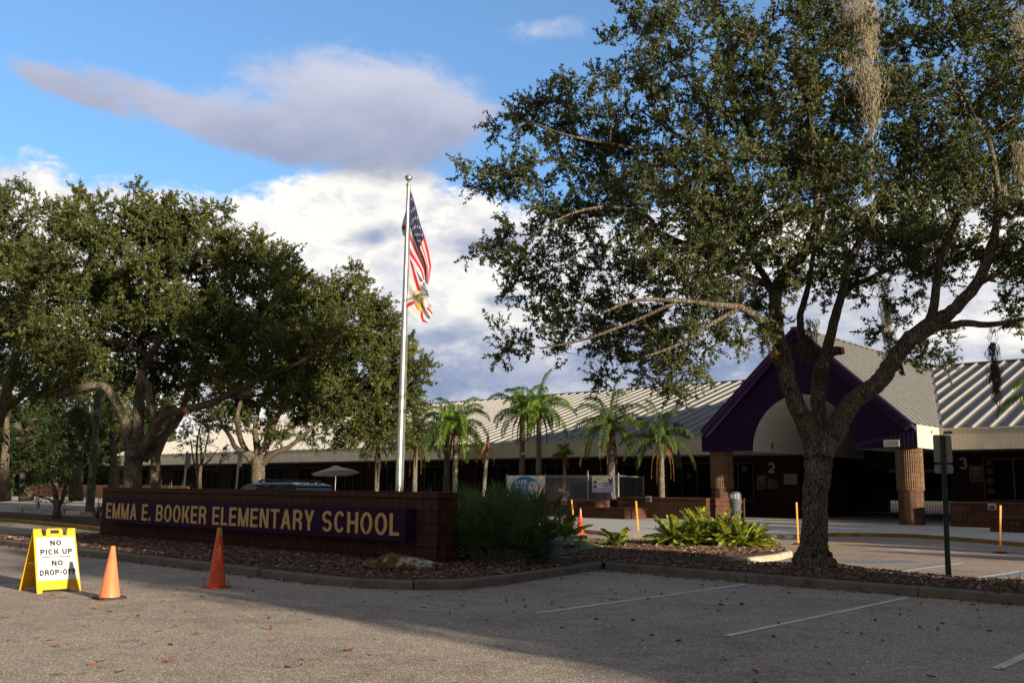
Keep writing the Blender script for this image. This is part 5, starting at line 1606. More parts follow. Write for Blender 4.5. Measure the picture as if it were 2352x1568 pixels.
# litter bin
q = gp(1690, 1188, .13)
q = lw(*onY(1690, 1186, 43.6)[:2]); 
bn_ = empty('litter_bin', (q[0], q[1], .13), RZ, 'grey domed litter bin with a pale flap beside the left entrance column', 'bin')
mb = MB(); mb.lathe([(.23, 0), (.24, .02), (.29, .86), (.30, .88), (.34, .90), (.35, .96), (.31, .985)], 28); mb.build('body', 'bin_grey', bn_, smooth=True, autos=35)
mb = MB(); mb.lathe([(.31, .99), (.315, 1.06), (.29, 1.08), (.285, 1.28), (.25, 1.38), (.16, 1.43), (.02, 1.445)], 28); dm = mb.build('dome', 'bin_grey', bn_, smooth=True, autos=35)
mb = MB(); mb.hull8([(-.13, -.305, 1.10), (.17, -.30, 1.10), (.17, -.26, 1.10), (-.13, -.26, 1.10)], [(-.12, -.285, 1.31), (.155, -.28, 1.31), (.155, -.24, 1.31), (-.12, -.24, 1.31)]); mb.build('flap', 'bin_flap', dm, bevel=.008)
# lichen covered lamp post
q = gp(205, 1186, .12); tt = at(234, 790, q[1])
lp = empty('lamp_post', (q[0], q[1], .12), 0, 'slim lichen-spotted lamp post rising into the left trees', 'lamp post')
mb = MB(); Hl = tt[2] - .12; dx_ = tt[0] - q[0]; mb.tube([(0, 0, .2), (dx_ * .5, 0, Hl * .5), (dx_, 0, Hl)], [.20, .16, .13], 14); mb.build('pole', 'pole_lichen', lp, smooth=True, autos=40)
mb = MB(); mb.box(-.32, .32, -.32, .32, 0, .22); mb.build('base', 'stone', lp, bevel=.03)
mb = MB(); mb.box(dx_ - .45, dx_ + .45, -.18, .18, Hl + .002, Hl + .14); mb.build('lamp_head', 'lamp_dark', lp, bevel=.03)
# picket fence at the left
fa = gp(60, 1160, 0.0); 
fy0 = 44.0
f0 = onY(70, 1130, fy0)[0]; f1 = onY(430, 1130, fy0)[0]
pf = empty('picket_fence', lw((f0 + f1) / 2, fy0, 0.14), RZ, 'brown picket fence beyond the drive at the left', 'fence')
L_ = f1 - f0
mb = MB(); rr = random.Random(4); k = 0
while k * .19 < L_:
    x_ = -L_ / 2 + k * .19; mb.box(x_, x_ + .105, -.012, .012, .12, 1.42 + rr.uniform(-.02, .02)); k += 1
mb.build('picket', 'fence_wood', pf)['label'] = 'row of upright boards'
mb = MB(); mb.box(-L_ / 2, L_ / 2, .013, .05, .4, .49); mb.box(-L_ / 2, L_ / 2, .013, .05, 1.1, 1.19)
k = 0
while k * 2.4 < L_: mb.box(-L_ / 2 + k * 2.4, -L_ / 2 + k * 2.4 + .09, .051, .14, 0, 1.3); k += 1
mb.build('rail', 'fence_wood', pf)

# ------------------------------------------------------------------ the big oak on the strip
OD = 19.3
b0 = at(1868, 1296, OD); b0[2] = 0.16


def o_(x, y, dd, r): return (x, y, OD + dd, r)


limbs = [
    [o_(1869, 1302, 0, .47), o_(1869, 1288, 0, .37), o_(1869, 1270, 0, .305), o_(1870, 1235, 0, .262), o_(1871, 1180, 0, .25), o_(1874, 1120, 0, .252), o_(1878, 1070, 0, .27), o_(1880, 1030, 0, .29), o_(1878, 1000, 0, .22)],
    # left limb
    [o_(1874, 1040, 0, .22), o_(1865, 1010, 0, .20), o_(1848, 970, -.1, .185), o_(1826, 920, -.2, .175), o_(1808, 872, -.2, .165), o_(1801, 825, -.2, .17), o_(1789, 785, -.3, .145), o_(1783, 735, -.3, .135), o_(1780, 690, -.4, .12), o_(1790, 645, -.4, .11), o_(1814, 615, -.5, .10), o_(1850, 575, -.6, .11), o_(1869, 528, -.6, .09), o_(1876, 470, -.7, .075), o_(1869, 400, -.8, .07), o_(1866, 310, -.9, .055), o_(1850, 230, -1, .045), o_(1820, 150, -1, .03)],
    [o_(1779, 700, -.4, .09), o_(1768, 655, -.2, .075), o_(1735, 600, .2, .065), o_(1718, 545, .4, .06), o_(1705, 460, .6, .055), o_(1650, 375, .7, .05), o_(1600, 335, .8, .045), o_(1540, 300, .9, .03), o_(1480, 260, 1, .02)],
    [o_(1718, 545, .4, .055), o_(1690, 430, .2, .05), o_(1650, 340, 0, .045), o_(1628, 270, 0, .035), o_(1590, 200, 0, .025), o_(1520, 120, 0, .02)],
    [o_(1712, 505, .4, .05), o_(1720, 420, 1, .045), o_(1700, 320, 1.5, .035), o_(1680, 220, 2, .03), o_(1660, 120, 2, .02)],
    [o_(1801, 815, -.3, .11), o_(1770, 760, -.6, .09), o_(1735, 728, -.9, .08), o_(1700, 706, -1.2, .07), o_(1640, 700, -1.5, .055), o_(1560, 690, -1.8, .045), o_(1460, 690, -2, .03), o_(1380, 720, -2.1, .02)],
    [o_(1768, 655, -.2, .08), o_(1700, 628, 0, .07), o_(1640, 600, -.2, .065), o_(1572, 560, -.4, .06), o_(1520, 540, -.6, .055), o_(1488, 498, -.8, .045), o_(1440, 480, -1, .035), o_(1380, 475, -1.2, .03), o_(1290, 500, -1.4, .02), o_(1200, 560, -1.5, .012)],
    [o_(1600, 335, .8, .04), o_(1500, 345, .5, .035), o_(1400, 330, .2, .03), o_(1300, 310, 0, .022), o_(1220, 280, 0, .014)],
    [o_(1700, 706, -1.2, .05), o_(1640, 740, -1.4, .04), o_(1560, 790, -1.6, .03), o_(1480, 820, -1.8, .02)],
    [o_(1560, 690, -1.8, .035), o_(1450, 740, -1.6, .03), o_(1340, 780, -1.4, .022), o_(1240, 800, -1.3, .014)],
    # middle limb
    [o_(1880, 1040, .1, .20), o_(1879, 1000, .2, .17), o_(1880, 940, .3, .155), o_(1881, 885, .4, .155), o_(1886, 845, .5, .15), o_(1899, 808, .6, .125), o_(1908, 769, .7, .105), o_(1919, 726, .8, .10), o_(1931, 684, .9, .09), o_(1955, 600, 1.0, .085), o_(1986, 532, 1.1, .08), o_(2008, 485, 1.2, .07), o_(2020, 445, 1.3, .06), o_(2060, 410, 1.4, .05), o_(2110, 350, 1.5, .04), o_(2150, 260, 1.6, .03)],
    [o_(1931, 684, .9, .07), o_(1960, 655, 1.2, .06), o_(1995, 641, 1.5, .055), o_(2041, 617, 1.8, .05), o_(2092, 598, 2.1, .04), o_(2150, 560, 2.4, .03)],
    [o_(1888, 842, .5, .12), o_(1874, 815, .8, .10), o_(1850, 790, 1.0, .09), o_(1840, 760, 1.2, .08), o_(1838, 725, 1.4, .075), o_(1848, 690, 1.5, .07), o_(1860, 640, 1.7, .06), o_(1872, 560, 1.9, .05), o_(1900, 450, 2, .04), o_(1910, 330, 2, .03), o_(1930, 200, 2, .02)],
    [o_(1899, 815, .6, .12), o_(1918, 806, .5, .10), o_(1932, 806, .4, .085)],
    [o_(1806, 850, -.2, .13), o_(1788, 832, -.35, .10), o_(1778, 818, -.4, .075)],
    # right limb
    [o_(1884, 1045, 0, .24), o_(1896, 1015, 0, .25), o_(1915, 992, 0, .235), o_(1938, 955, 0, .20), o_(1962, 918, 0, .185), o_(2010, 884, -.1, .175), o_(2040, 848, -.2, .17), o_(2065, 808, -.3, .165), o_(2100, 772, -.4, .17), o_(2146, 742, -.5, .17), o_(2182, 718, -.6, .13), o_(2210, 690, -.7, .12), o_(2245, 650, -.8, .11), o_(2270, 590, -1, .10), o_(2285, 535, -1.1, .08), o_(2292, 450, -1.2, .06), o_(2276, 340, -1.3, .05), o_(2250, 290, -1.3, .04), o_(2200, 190, -1.4, .03)],
    [o_(2132, 748, -.5, .12), o_(2146, 700, -.4, .09), o_(2155, 617, -.3, .08), o_(2178, 550, -.2, .075), o_(2200, 500, -.1, .07), o_(2244, 404, 0, .055), o_(2222, 300, .2, .045), o_(2195, 160, .4, .03)],
    [o_(2160, 750, -.5, .09), o_(2190, 746, -.7, .075), o_(2220, 742, -.9, .07), o_(2268, 746, -1.1, .06), o_(2322, 738, -1.3, .045), o_(2400, 720, -1.5, .04), o_(2470, 690, -1.6, .02)],
    [o_(2245, 650, -.8, .08), o_(2300, 620, -.8, .06), o_(2360, 560, -.8, .05), o_(2430, 480, -.8, .03)],
    [o_(1300 + 760, 810, -.3, .05), o_(2075, 860, -.35, .03)],
]
lobes = []
for (x, y, d, r) in [(1190, 270, 0, .75), (1290, 235, 0, .9), (1120, 400, .3, .7), (1230, 400, -.5, 1.0), (1340, 330, .8, 1.0), (1120, 560, 0, .65), (1230, 540, -.8, 1.0), (1350, 480, .5, 1.1),
                     (1210, 660, .5, .8), (1180, 790, 0, .6), (1280, 760, -.5, .85), (1370, 660, .5, 1.0), (1380, 790, -.8, .85), (1480, 740, .6, 1.1), (1500, 850, -.6, .75), (1590, 800, -1, .8), (1560, 890, -1.2, .4),
                     (1460, 60, 0, .8), (1520, 150, .8, .9), (1440, 200, -.8, .8), (1420, 320, 1.2, .9), (1470, 420, -.8, 1.0), (1460, 560, .8, 1.1), (1560, 60, -1, .8), (1600, 230, -.6, 1.0), (1560, 340, 1.4, 1.0),
                     (1580, 470, -1.4, 1.1), (1600, 620, -1.5, 1.1), (1640, 700, 0, .9), (1690, 560, 1.5, 1.1), (1690, 420, -1.5, 1.0), (1700, 280, 1, 1.0), (1720, 120, -.8, 1.0), (1650, 20, .5, .8), (1800, 60, .8, .9),
                     (1800, 220, -1, 1.1), (1800, 370, 1.2, 1.1), (1790, 500, -1.5, 1.0), (1830, 620, -.9, .9), (1910, 120, -.8, 1.0), (1920, 280, 1, 1.1), (1950, 420, -1.2, 1.1), (1960, 560, 1.0, 1.1), (1960, 660, 1.5, .7),
                     (2060, 60, .6, 1.0), (2060, 220, -.8, 1.0), (2080, 380, .8, 1.1), (2080, 520, -1.2, 1.0), (2110, 640, 1.8, .8), (2190, 80, -.6, 1.1), (2200, 240, .8, 1.0), (2190, 380, -1, 1.1), (2170, 560, .6, .9),
                     (2320, 60, .4, 1.1), (2330, 220, -1, 1.1), (2310, 380, .6, 1.1), (2330, 520, -1, 1.0), (2340, 640, -.8, .85), (2400, 560, 0, 1.1), (2440, 320, 0, 1.3), (2450, 80, 0, 1.3), (2450, 700, -1, .8),
                     (2095, 830, 1.5, .55), (2150, 800, 1.5, .45), (2050, 770, 1.5, .5), (1720, 770, -1.2, .5), (1780, 690, 1.2, .6), (2345, 745, -1.1, .4),
                     (1500, -80, 0, 1.0), (1700, -100, 0, 1.2), (1900, -100, 0, 1.3), (2100, -110, 0, 1.3), (2300, -110, 0, 1.3), (1880, 380, 2.4, 1.2), (2000, 200, 2.4, 1.2), (2150, 440, 2.4, 1.1), (1650, 500, 2.5, 1.1)]:
    lobes.append((x, y, OD + d + (1.8 if x < 1400 else 0.9 if x < 1550 else 0), r))
oak = tree('oak_tree', 'large spreading oak with forked trunk and hanging moss on the strip at the right', 'tree', (b0[0], OD, 0.1), limbs, lobes, 22.5, (0.088, 0.035), seed=11, ntw=10, nlf=26, twl=0.44)
# cut ends and the knot
mb = MB()
for (x, y, d, r, nx_) in ((1776, 816, -.42, .075, -1), (1935, 806, .38, .08, 1)):
    c = at(x, y, OD + d) - np.array([b0[0], OD, .1]); mb.tube([c, c + np.array([nx_ * .012, -.01, .003])], r, 14)
mb.build('cut_end', 'cut_wood', oak)


def moss(name, label, tops, seed, mat='moss', parent=None):
    """tops: (px,py,depth,length m,spread m,n)"""
    rng = np.random.default_rng(seed); Q = []; T = []; org = None
    for (px, py, d, L, sp, n) in tops:
        c = at(px, py, d)
        if org is None: org = c.copy()
        for i in range(n):
            st = c + rng.normal(size=3) * np.array([sp, sp, sp * .4]); l = L * rng.uniform(.25, 1.0) * (1 - 0.3 * abs(st[0] - c[0]) / (sp * 2 + 1e-3))
            k = max(4, int(l / .07)); p = st.copy(); ph = rng.uniform(0, 6.28, 3); am = .024 + .02 * rng.random()
            pr = None
            for j in range(k):
                q = p + np.array([am * sin(j * 1.1 + ph[0]) - (st[0] - c[0]) * .04, am * cos(j * .9 + ph[1]), -l / k])
                s_ = np.array([cos(ph[2] + j * .8), sin(ph[2] + j * .8), 0]) * .005
                Q.append([p - s_, p + s_, q + s_, q - s_]); T.append(rng.random()); p = q
                if rng.random() < .5:
                    e = q + rng.normal(size=3) * .04; Q.append([q, q + np.array([.005, 0, .005]), e + np.array([.004, 0, 0]), e]); T.append(rng.random())
    o = facemesh(name, np.array(Q), mat, np.array(T), None, loc=org)
    tag(o, label, 'moss', 'spanish moss hanging in the oak'); return o


moss('spanish_moss', 'long pale strands of moss hanging from the top of the frame', [(1955, -70, 17.6, 2.1, .24, 150), (1985, 20, 17.6, 2.1, .21, 105), (1996, 160, 17.6, 1.9, .19, 60), (1960, 120, 17.6, .9, .10, 30), (1995, 330, 17.6, 2.6, .05, 14)], 2)
moss('spanish_moss', 'dark slender moss tail dangling over the right roof', [(2277, 748, 18.2, .8, .012, 8), (2279, 788, 18.2, .9, .035, 60), (2284, 840, 18.2, .75, .05, 130), (2288, 880, 18.2, .8, .02, 14)], 3, 'moss_dark')
moss('spanish_moss', 'brownish moss shrouding the middle fork of the oak', [(1862, 735, 20.2, .9, .09, 60), (1850, 775, 20.2, .7, .10, 60), (1878, 800, 19.9, .8, .08, 60), (1825, 790, 19.3, .35, .10, 40), (1885, 850, 19.6, .6, .08, 60)], 4, 'moss_dark')
moss('spanish_moss', 'grey-green moss draped through the leaves left of the big right limb', [(2035, 690, 20.8, 1.2, .07, 110), (2040, 760, 20.8, .9, .06, 60), (2030, 640, 20.8, .8, .10, 60)], 5)
moss('spanish_moss', 'thin wisps of moss below the left boughs of the oak', [(1655, 700, 18.2, .6, .12, 50), (1690, 725, 18.2, .9, .05, 20), (1700, 640, 18.6, .5, .2, 60), (1560, 600, 18.6, .5, .3, 50)], 6, 'moss_dark')
moss('spanish_moss', 'moss tuft caught on the upright boughs at the far right', [(2300, 430, 18.4, .9, .08, 60), (2345, 330, 18.4, 1.2, .1, 70), (2340, 20, 18.4, 1.6, .12, 80)], 7)

# ------------------------------------------------------------------ trees at the left
T1 = 34.0


def l_(x, y, dd, r): return (x, y, T1 + dd, r)


limbs = [
    [l_(302, 1200, 0, .50), l_(302, 1160, 0, .38), l_(303, 1110, 0, .32), l_(306, 1070, 0, .31), l_(308, 1040, 0, .32), l_(309, 1020, 0, .26)],
    [l_(303, 1040, 0, .20), l_(293, 1010, 0, .19), l_(287, 966, -.1, .17), l_(272, 935, -.3, .15), l_(256, 908, -.5, .145), l_(242, 890, -.7, .14), l_(226, 884, -.9, .125), l_(195, 888, -1.2, .12), l_(159, 900, -1.5, .12), l_(130, 909, -1.7, .125)],
    [l_(310, 1040, 0, .24), l_(315, 1003, .1, .22), l_(317, 966, .2, .21), l_(320, 925, .3, .20), l_(324, 873, .5, .16), l_(330, 840, .4, .15), l_(345, 815, .3, .15), l_(362, 790, .1, .13), l_(370, 740, 0, .11), l_(355, 680, 0, .09), l_(340, 600, 0, .07), l_(335, 530, 0, .05)],
    [l_(345, 815, .3, .12), l_(310, 800, 0, .10), l_(275, 785, -.3, .12), l_(235, 780, -.5, .10), l_(205, 795, -.8, .06), l_(180, 760, -1, .05), l_(150, 700, -1, .04)],
    [l_(322, 1035, 0, .17), l_(342, 1000, -.2, .15), l_(357, 965, -.3, .14), l_(342, 915, -.4, .13), l_(341, 883, -.4, .12), l_(326, 860, -.4, .06), l_(300, 835, -.4, .04)],
    [l_(325, 1045, 0, .18), l_(342, 1012, -.3, .16), l_(360, 973, -.5, .16), l_(380, 952, -.6, .15), l_(415, 944, -.7, .15), l_(452, 934, -.9, .14), l_(488, 924, -1.0, .13), l_(513, 911, -1.1, .12), l_(549, 893, -1.3, .10), l_(615, 863, -1.6, .08), l_(686, 833, -1.9, .07), l_(735, 800, -2.1, .055), l_(787, 768, -2.3, .04), l_(840, 760, -2.4, .02)],
    [l_(330, 1055, 0, .17), l_(358, 1022, .3, .15), l_(391, 985, .5, .14), l_(413, 955, .6, .13), l_(430, 900, .8, .10), l_(450, 800, 1, .08), l_(460, 700, 1, .06), l_(470, 600, 1, .04)],
    [l_(513, 911, -1.1, .07), l_(560, 912, -1, .06), l_(600, 906, -.9, .04), l_(680, 880, -.8, .025)],
]
lobes = [(x, y, T1 + d, r) for x, y, d, r in [(335, 505, 0, 1.35), (400, 520, .5, 1.2), (265, 540, -.5, 1.1), (460, 560, .5, 1.3), (200, 600, -.8, 1.3), (330, 620, -1, 1.5), (440, 650, .8, 1.5), (530, 600, .4, 1.2),
         (600, 600, .5, 1.0), (620, 660, -.5, 1.2), (540, 700, -1.2, 1.5), (410, 740, -1.5, 1.5), (290, 730, .8, 1.5), (170, 740, -.8, 1.5), (640, 740, .6, 1.3), (510, 810, -1.0, 1.2), (620, 830, -1.5, 1.2), (700, 800, -1.8, 1.0),
         (230, 690, 1.5, 1.3), (370, 570, 2, 1.4), (500, 740, 2, 1.4), (140, 830, 0, 1.0), (740, 760, -2, .9), (430, 850, 1.5, .9), (560, 860, .5, .8), (480, 870, -1, .8), (620, 900, -1.4, .8), (690, 880, -1.6, .8), (400, 820, 2, 1.2), (280, 840, 2, 1.0), (220, 790, 2, 1.3), (180, 520, -.5, 1.1), (210, 480, 0, .8), (110, 620, 0, 1.3), (560, 570, .5, .9), (480, 500, .3, .8), (650, 600, 0, .8), (230, 850, -1, .9), (90, 760, .5, 1.2), (350, 880, 2.5, 1.0), (450, 880, 2.5, .9), (560, 790, 2, 1.4), (330, 700, 2.5, 1.6), (690, 900, 0, .8), (600, 930, -.5, .6), (150, 900, .8, .9)]]
c0 = at(302, 1195, T1)
l1 = tree('oak_tree', 'broad dense oak with cut limbs rising behind the left end of the sign wall', 'tree', (c0[0], T1, 0.1), limbs, lobes, 13, (0.12, 0.05), leafm='leaf_green', seed=21, ntw=10, nlf=28, twl=0.62, tintb=0.0)
mb = MB()
for (x, y, d, r, vx) in ((129, 909, -1.72, .125, (-.015, -.004, 0)), (427, 943, -.93, .11, (.004, -.02, -.003))):
    c = at(x, y, T1 + d) - np.array([c0[0], T1, .1]); mb.tube([c, c + np.array(vx)], r, 16)
mb.build('cut_end', 'cut_wood', l1)

T2 = 45.0


def m_(x, y, dd, r): return (x, y, T2 + dd, r)


limbs = [
    [m_(593, 1180, 0, .42), m_(593, 1110, 0, .33), m_(593, 1075, 0, .32), m_(595, 1055, 0, .30)],
    [m_(590, 1070, 0, .18), m_(566, 1044, 0, .15), m_(541, 1027, -.2, .12), m_(530, 1005, -.3, .10), m_(508, 970, -.5, .07), m_(490, 930, -.5, .05)],
    [m_(594, 1060, 0, .2), m_(566, 1035, 0, .14), m_(552, 1005, 0, .13), m_(545, 960, 0, .10), m_(560, 900, 0, .08), m_(600, 820, 0, .06)],
    [m_(596, 1055, 0, .2), m_(590, 1020, .3, .16), m_(586, 980, .5, .12), m_(600, 920, .6, .10), m_(640, 840, .8, .08), m_(690, 740, 1, .06), m_(700, 680, 1, .04)],
    [m_(598, 1060, 0, .22), m_(610, 1025, 0, .19), m_(619, 1000, 0, .16), m_(640, 950, 0, .13), m_(680, 880, 0, .11), m_(740, 790, 0, .09), m_(800, 700, 0, .05)],
    [m_(600, 1065, 0, .2), m_(632, 1040, -.3, .14), m_(662, 1027, -.5, .11), m_(690, 1005, -.7, .09), m_(740, 960, -.8, .08), m_(800, 900, -.8, .07), m_(870, 850, -.8, .05), m_(920, 830, -.8, .03)],
]
lobes = [(x, y, T2 + d, r) for x, y, d, r in [(745, 680, 0, 1.2), (690, 700, -.5, 1.2), (820, 700, .5, 1.3), (870, 740, -.5, 1.2), (900, 800, .5, 1.3), (780, 780, -1.5, 1.6), (840, 840, -1, 1.6), (920, 880, .5, 1.2), (950, 930, .5, .8),
         (700, 850, -1.5, 1.4), (760, 920, -1, 1.4), (850, 930, .5, 1.4), (900, 970, 0, .9), (660, 940, .5, .9), (560, 930, .5, .9), (500, 960, .8, .7), (700, 960, .5, .8), (970, 860, 1, .6), (620, 760, 1.5, 1.5), (800, 970, -.5, .8), (760, 850, 1.5, 1.5), (860, 900, 2, 1.3), (820, 1000, 0, .6), (940, 850, 0, 1.1), (660, 870, 1.5, 1.3), (540, 880, 1.5, 1.2), (740, 1000, -.6, .5), (960, 980, .5, .5), (660, 650, 0, 1.0), (720, 760, 2, 1.6), (820, 640, .5, .7), (640, 1000, -.5, .6), (860, 1020, 0, .5), (930, 1000, .3, .6), (780, 1000, .8, .7), (540, 960, 1, .8), (600, 980, .8, .6)]]
c0 = at(593, 1150, T2)
tree('oak_tree', 'second oak with sunlit forked trunk behind the minivan', 'tree', (c0[0], T2, 0.1), limbs, lobes, 14, (0.14, 0.06), leafm='leaf_green', seed=31, ntw=10, nlf=26, twl=0.68, tintb=0.02)


def quicktree(label, px, py0, dep, r, pts, lob, seed, leafm, dens=4.0, leaf=(.16, .075), name='oak_tree', cat='tree', zmin=2.2, nl=20, droop=0, group='background trees at the left', bm='bark', ntw=8, twl=.8):
    limbs = [[(px, py0, dep, r * 1.3)] + [(a, b_, dep, r * k) for (a, b_, k) in pts[0]]] + [[(a, b_, dep + .3, r * k) for (a, b_, k) in q] for q in pts[1:]]
    c0 = at(px, py0, dep)
    return tree(name, label, cat, (c0[0], dep, 0.0), limbs, [(a, b_, dep + d, rr_) for a, b_, d, rr_ in lob], dens, leaf, leafm=leafm, seed=seed, ntw=ntw, nlf=nl, twl=twl, group=group, droop=droop, barkm=bm, zmin=zmin)


quicktree('tall oak at the left frame edge, its crown beside the first oak', -30, 1165, 42, .3, [[(-25, 1050, .9), (0, 950, .8), (30, 850, .6), (60, 700, .4), (90, 560, .2)], [(0, 950, .6), (60, 900, .4), (120, 820, .2)]],
          [(90, 500, 0, 1.3), (40, 560, 0, 1.4), (130, 540, 0, 1.2), (10, 480, 0, .8), (60, 660, 0, 1.8), (-30, 620, 0, 1.7), (130, 640, .5, 1.4), (0, 780, 0, 1.9), (100, 770, .5, 1.6), (40, 880, 0, 1.5), (-60, 740, 0, 1.8), (150, 870, 0, 1.0), (20, 470, .5, 1.3), (150, 500, .5, 1.1), (60, 590, 1.5, 1.8), (110, 700, 1.5, 1.6), (-20, 540, 1, 1.6), (40, 760, 1.5, 1.8), (100, 850, 1, 1.3)], 41, 'leaf_green', 8.0, (.12, .055), twl=.7, ntw=9, nl=26)
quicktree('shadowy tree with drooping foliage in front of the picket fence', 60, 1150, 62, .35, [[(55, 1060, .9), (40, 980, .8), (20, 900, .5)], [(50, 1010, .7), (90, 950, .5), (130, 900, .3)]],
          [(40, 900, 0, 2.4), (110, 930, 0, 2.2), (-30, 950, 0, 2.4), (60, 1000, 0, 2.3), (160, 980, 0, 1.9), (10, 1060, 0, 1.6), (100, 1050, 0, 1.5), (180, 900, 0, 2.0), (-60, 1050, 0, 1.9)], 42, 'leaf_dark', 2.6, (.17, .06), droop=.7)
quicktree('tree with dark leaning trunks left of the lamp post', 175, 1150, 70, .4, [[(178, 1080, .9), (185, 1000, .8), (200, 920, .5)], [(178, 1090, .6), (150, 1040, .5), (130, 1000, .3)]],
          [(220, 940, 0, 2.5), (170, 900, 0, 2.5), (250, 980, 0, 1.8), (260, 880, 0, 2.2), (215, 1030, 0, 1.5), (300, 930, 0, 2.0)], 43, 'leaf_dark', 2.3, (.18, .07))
quicktree('slender tree whose dark trunk shows right of the first oak', 357, 1160, 52, .28, [[(357, 1080, .95), (357, 1040, .9), (350, 980, .7), (360, 900, .4)], [(358, 1050, .7), (385, 990, .5), (400, 930, .3)], [(357, 1045, .7), (335, 1000, .5)]],
          [(330, 900, 0, 1.8), (400, 880, 0, 1.8), (380, 960, 0, 1.0), (450, 930, 0, 1.0), (300, 960, .5, 1.2)], 44, 'leaf_green', 3.2, (.15, .07))
quicktree('small many-stemmed tree before the dark porch, between two signposts', 459, 1150, 47, .09, [[(459, 1105, 1), (461, 1075, .8), (470, 1040, .5), (478, 1000, .3)], [(459, 1090, .7), (445, 1058, .5), (438, 1010, .3)], [(460, 1085, .6), (462, 1030, .4), (458, 985, .3)], [(461, 1075, .6), (485, 1052, .4), (500, 1030, .2)]],
          [(450, 1000, 0, .8), (480, 990, 0, .8), (430, 1030, 0, .6), (500, 1020, 0, .5), (515, 1070, .5, .7), (520, 1040, .5, .5)], 45, 'leaf_dark', 9.0, (.10, .045), name='young_tree', zmin=1.0, ntw=6, nl=10, twl=.4, group=None)
quicktree('shrubby tree with bare stems on the yellow-kerbed island', 130, 1187, 40, .16, [[(131, 1165, .8), (128, 1140, .7), (120, 1110, .4), (105, 1090, .2)], [(131, 1170, .6), (145, 1140, .5), (152, 1105, .3)], [(131, 1175, .6), (120, 1150, .3), (90, 1140, .15)]],
          [(105, 1135, 0, .55), (125, 1105, 0, .7), (155, 1120, 0, .6), (175, 1145, 0, .45), (85, 1145, 0, .35), (140, 1080, 0, .7), (160, 1160, 0, .3)], 46, 'leaf_dark', 16.0, (.09, .022), name='shrub', cat='shrub', zmin=0.4, ntw=6, nl=12, twl=.3, group=None, droop=.3)
quicktree('thin olive tree whose foliage veils the roof between the first two oaks', 459, 1150, 60, .09, [[(452, 1060, .9), (455, 1000, .6), (470, 950, .4)]],
          [(430, 975, 0, 1.5), (490, 955, 0, 1.5), (400, 940, 0, 1.4), (530, 990, 0, 1.0), (460, 1010, 0, .9), (350, 960, 0, 1.2)], 49, 'leaf_green', 3.4, (.15, .065))
quicktree('low branches of a farther oak veiling the roof behind the umbrella', 596, 1150, 62, .14, [[(600, 1060, .9), (640, 1000, .6), (720, 960, .4), (820, 945, .3)]],
          [(760, 1000, 0, 1.2), (820, 980, 0, 1.4), (880, 1000, 0, 1.2), (710, 985, 0, 1.2), (930, 985, 0, 1.0), (650, 975, 0, 1.0), (850, 940, 0, 1.4)], 50, 'leaf_green', 3.4, (.15, .065))
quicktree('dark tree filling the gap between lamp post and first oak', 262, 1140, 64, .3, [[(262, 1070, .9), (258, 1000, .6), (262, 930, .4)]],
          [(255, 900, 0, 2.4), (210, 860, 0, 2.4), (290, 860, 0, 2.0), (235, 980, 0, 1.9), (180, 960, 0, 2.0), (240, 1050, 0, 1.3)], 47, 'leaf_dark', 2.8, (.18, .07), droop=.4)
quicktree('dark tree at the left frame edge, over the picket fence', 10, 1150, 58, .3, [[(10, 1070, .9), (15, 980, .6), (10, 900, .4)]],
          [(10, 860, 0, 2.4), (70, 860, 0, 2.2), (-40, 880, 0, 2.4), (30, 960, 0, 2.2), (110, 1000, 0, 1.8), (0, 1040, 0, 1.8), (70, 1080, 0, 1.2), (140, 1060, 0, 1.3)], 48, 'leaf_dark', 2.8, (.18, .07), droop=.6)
for k, (px, dep, rr_) in enumerate([(-40, 112, 5), (40, 118, 5), (120, 112, 5), (200, 118, 5), (280, 112, 4.5), (350, 124, 4.5)]):
    quicktree(['far tree cut by the left frame edge, behind the fence', 'far tree in shade right of the frame edge', 'far tree behind the shadowy drooping tree', 'far tree behind the lamp post', 'far tree at the left end of the school roof', 'far tree behind the left end of the school'][k], px, 1135, dep, .5, [[(px + 3, 1090, .9), (px, 1050, .5)]],
              [(px, 1060, 0, rr_), (px + 30, 1020, 0, rr_), (px - 30, 1000, 0, rr_), (px, 1095, 0, rr_ * .5)], 60 + k, 'leaf_dark', .35, (.42, .22), ntw=8, nl=14, twl=1.6, group='far trees behind the picket fence')

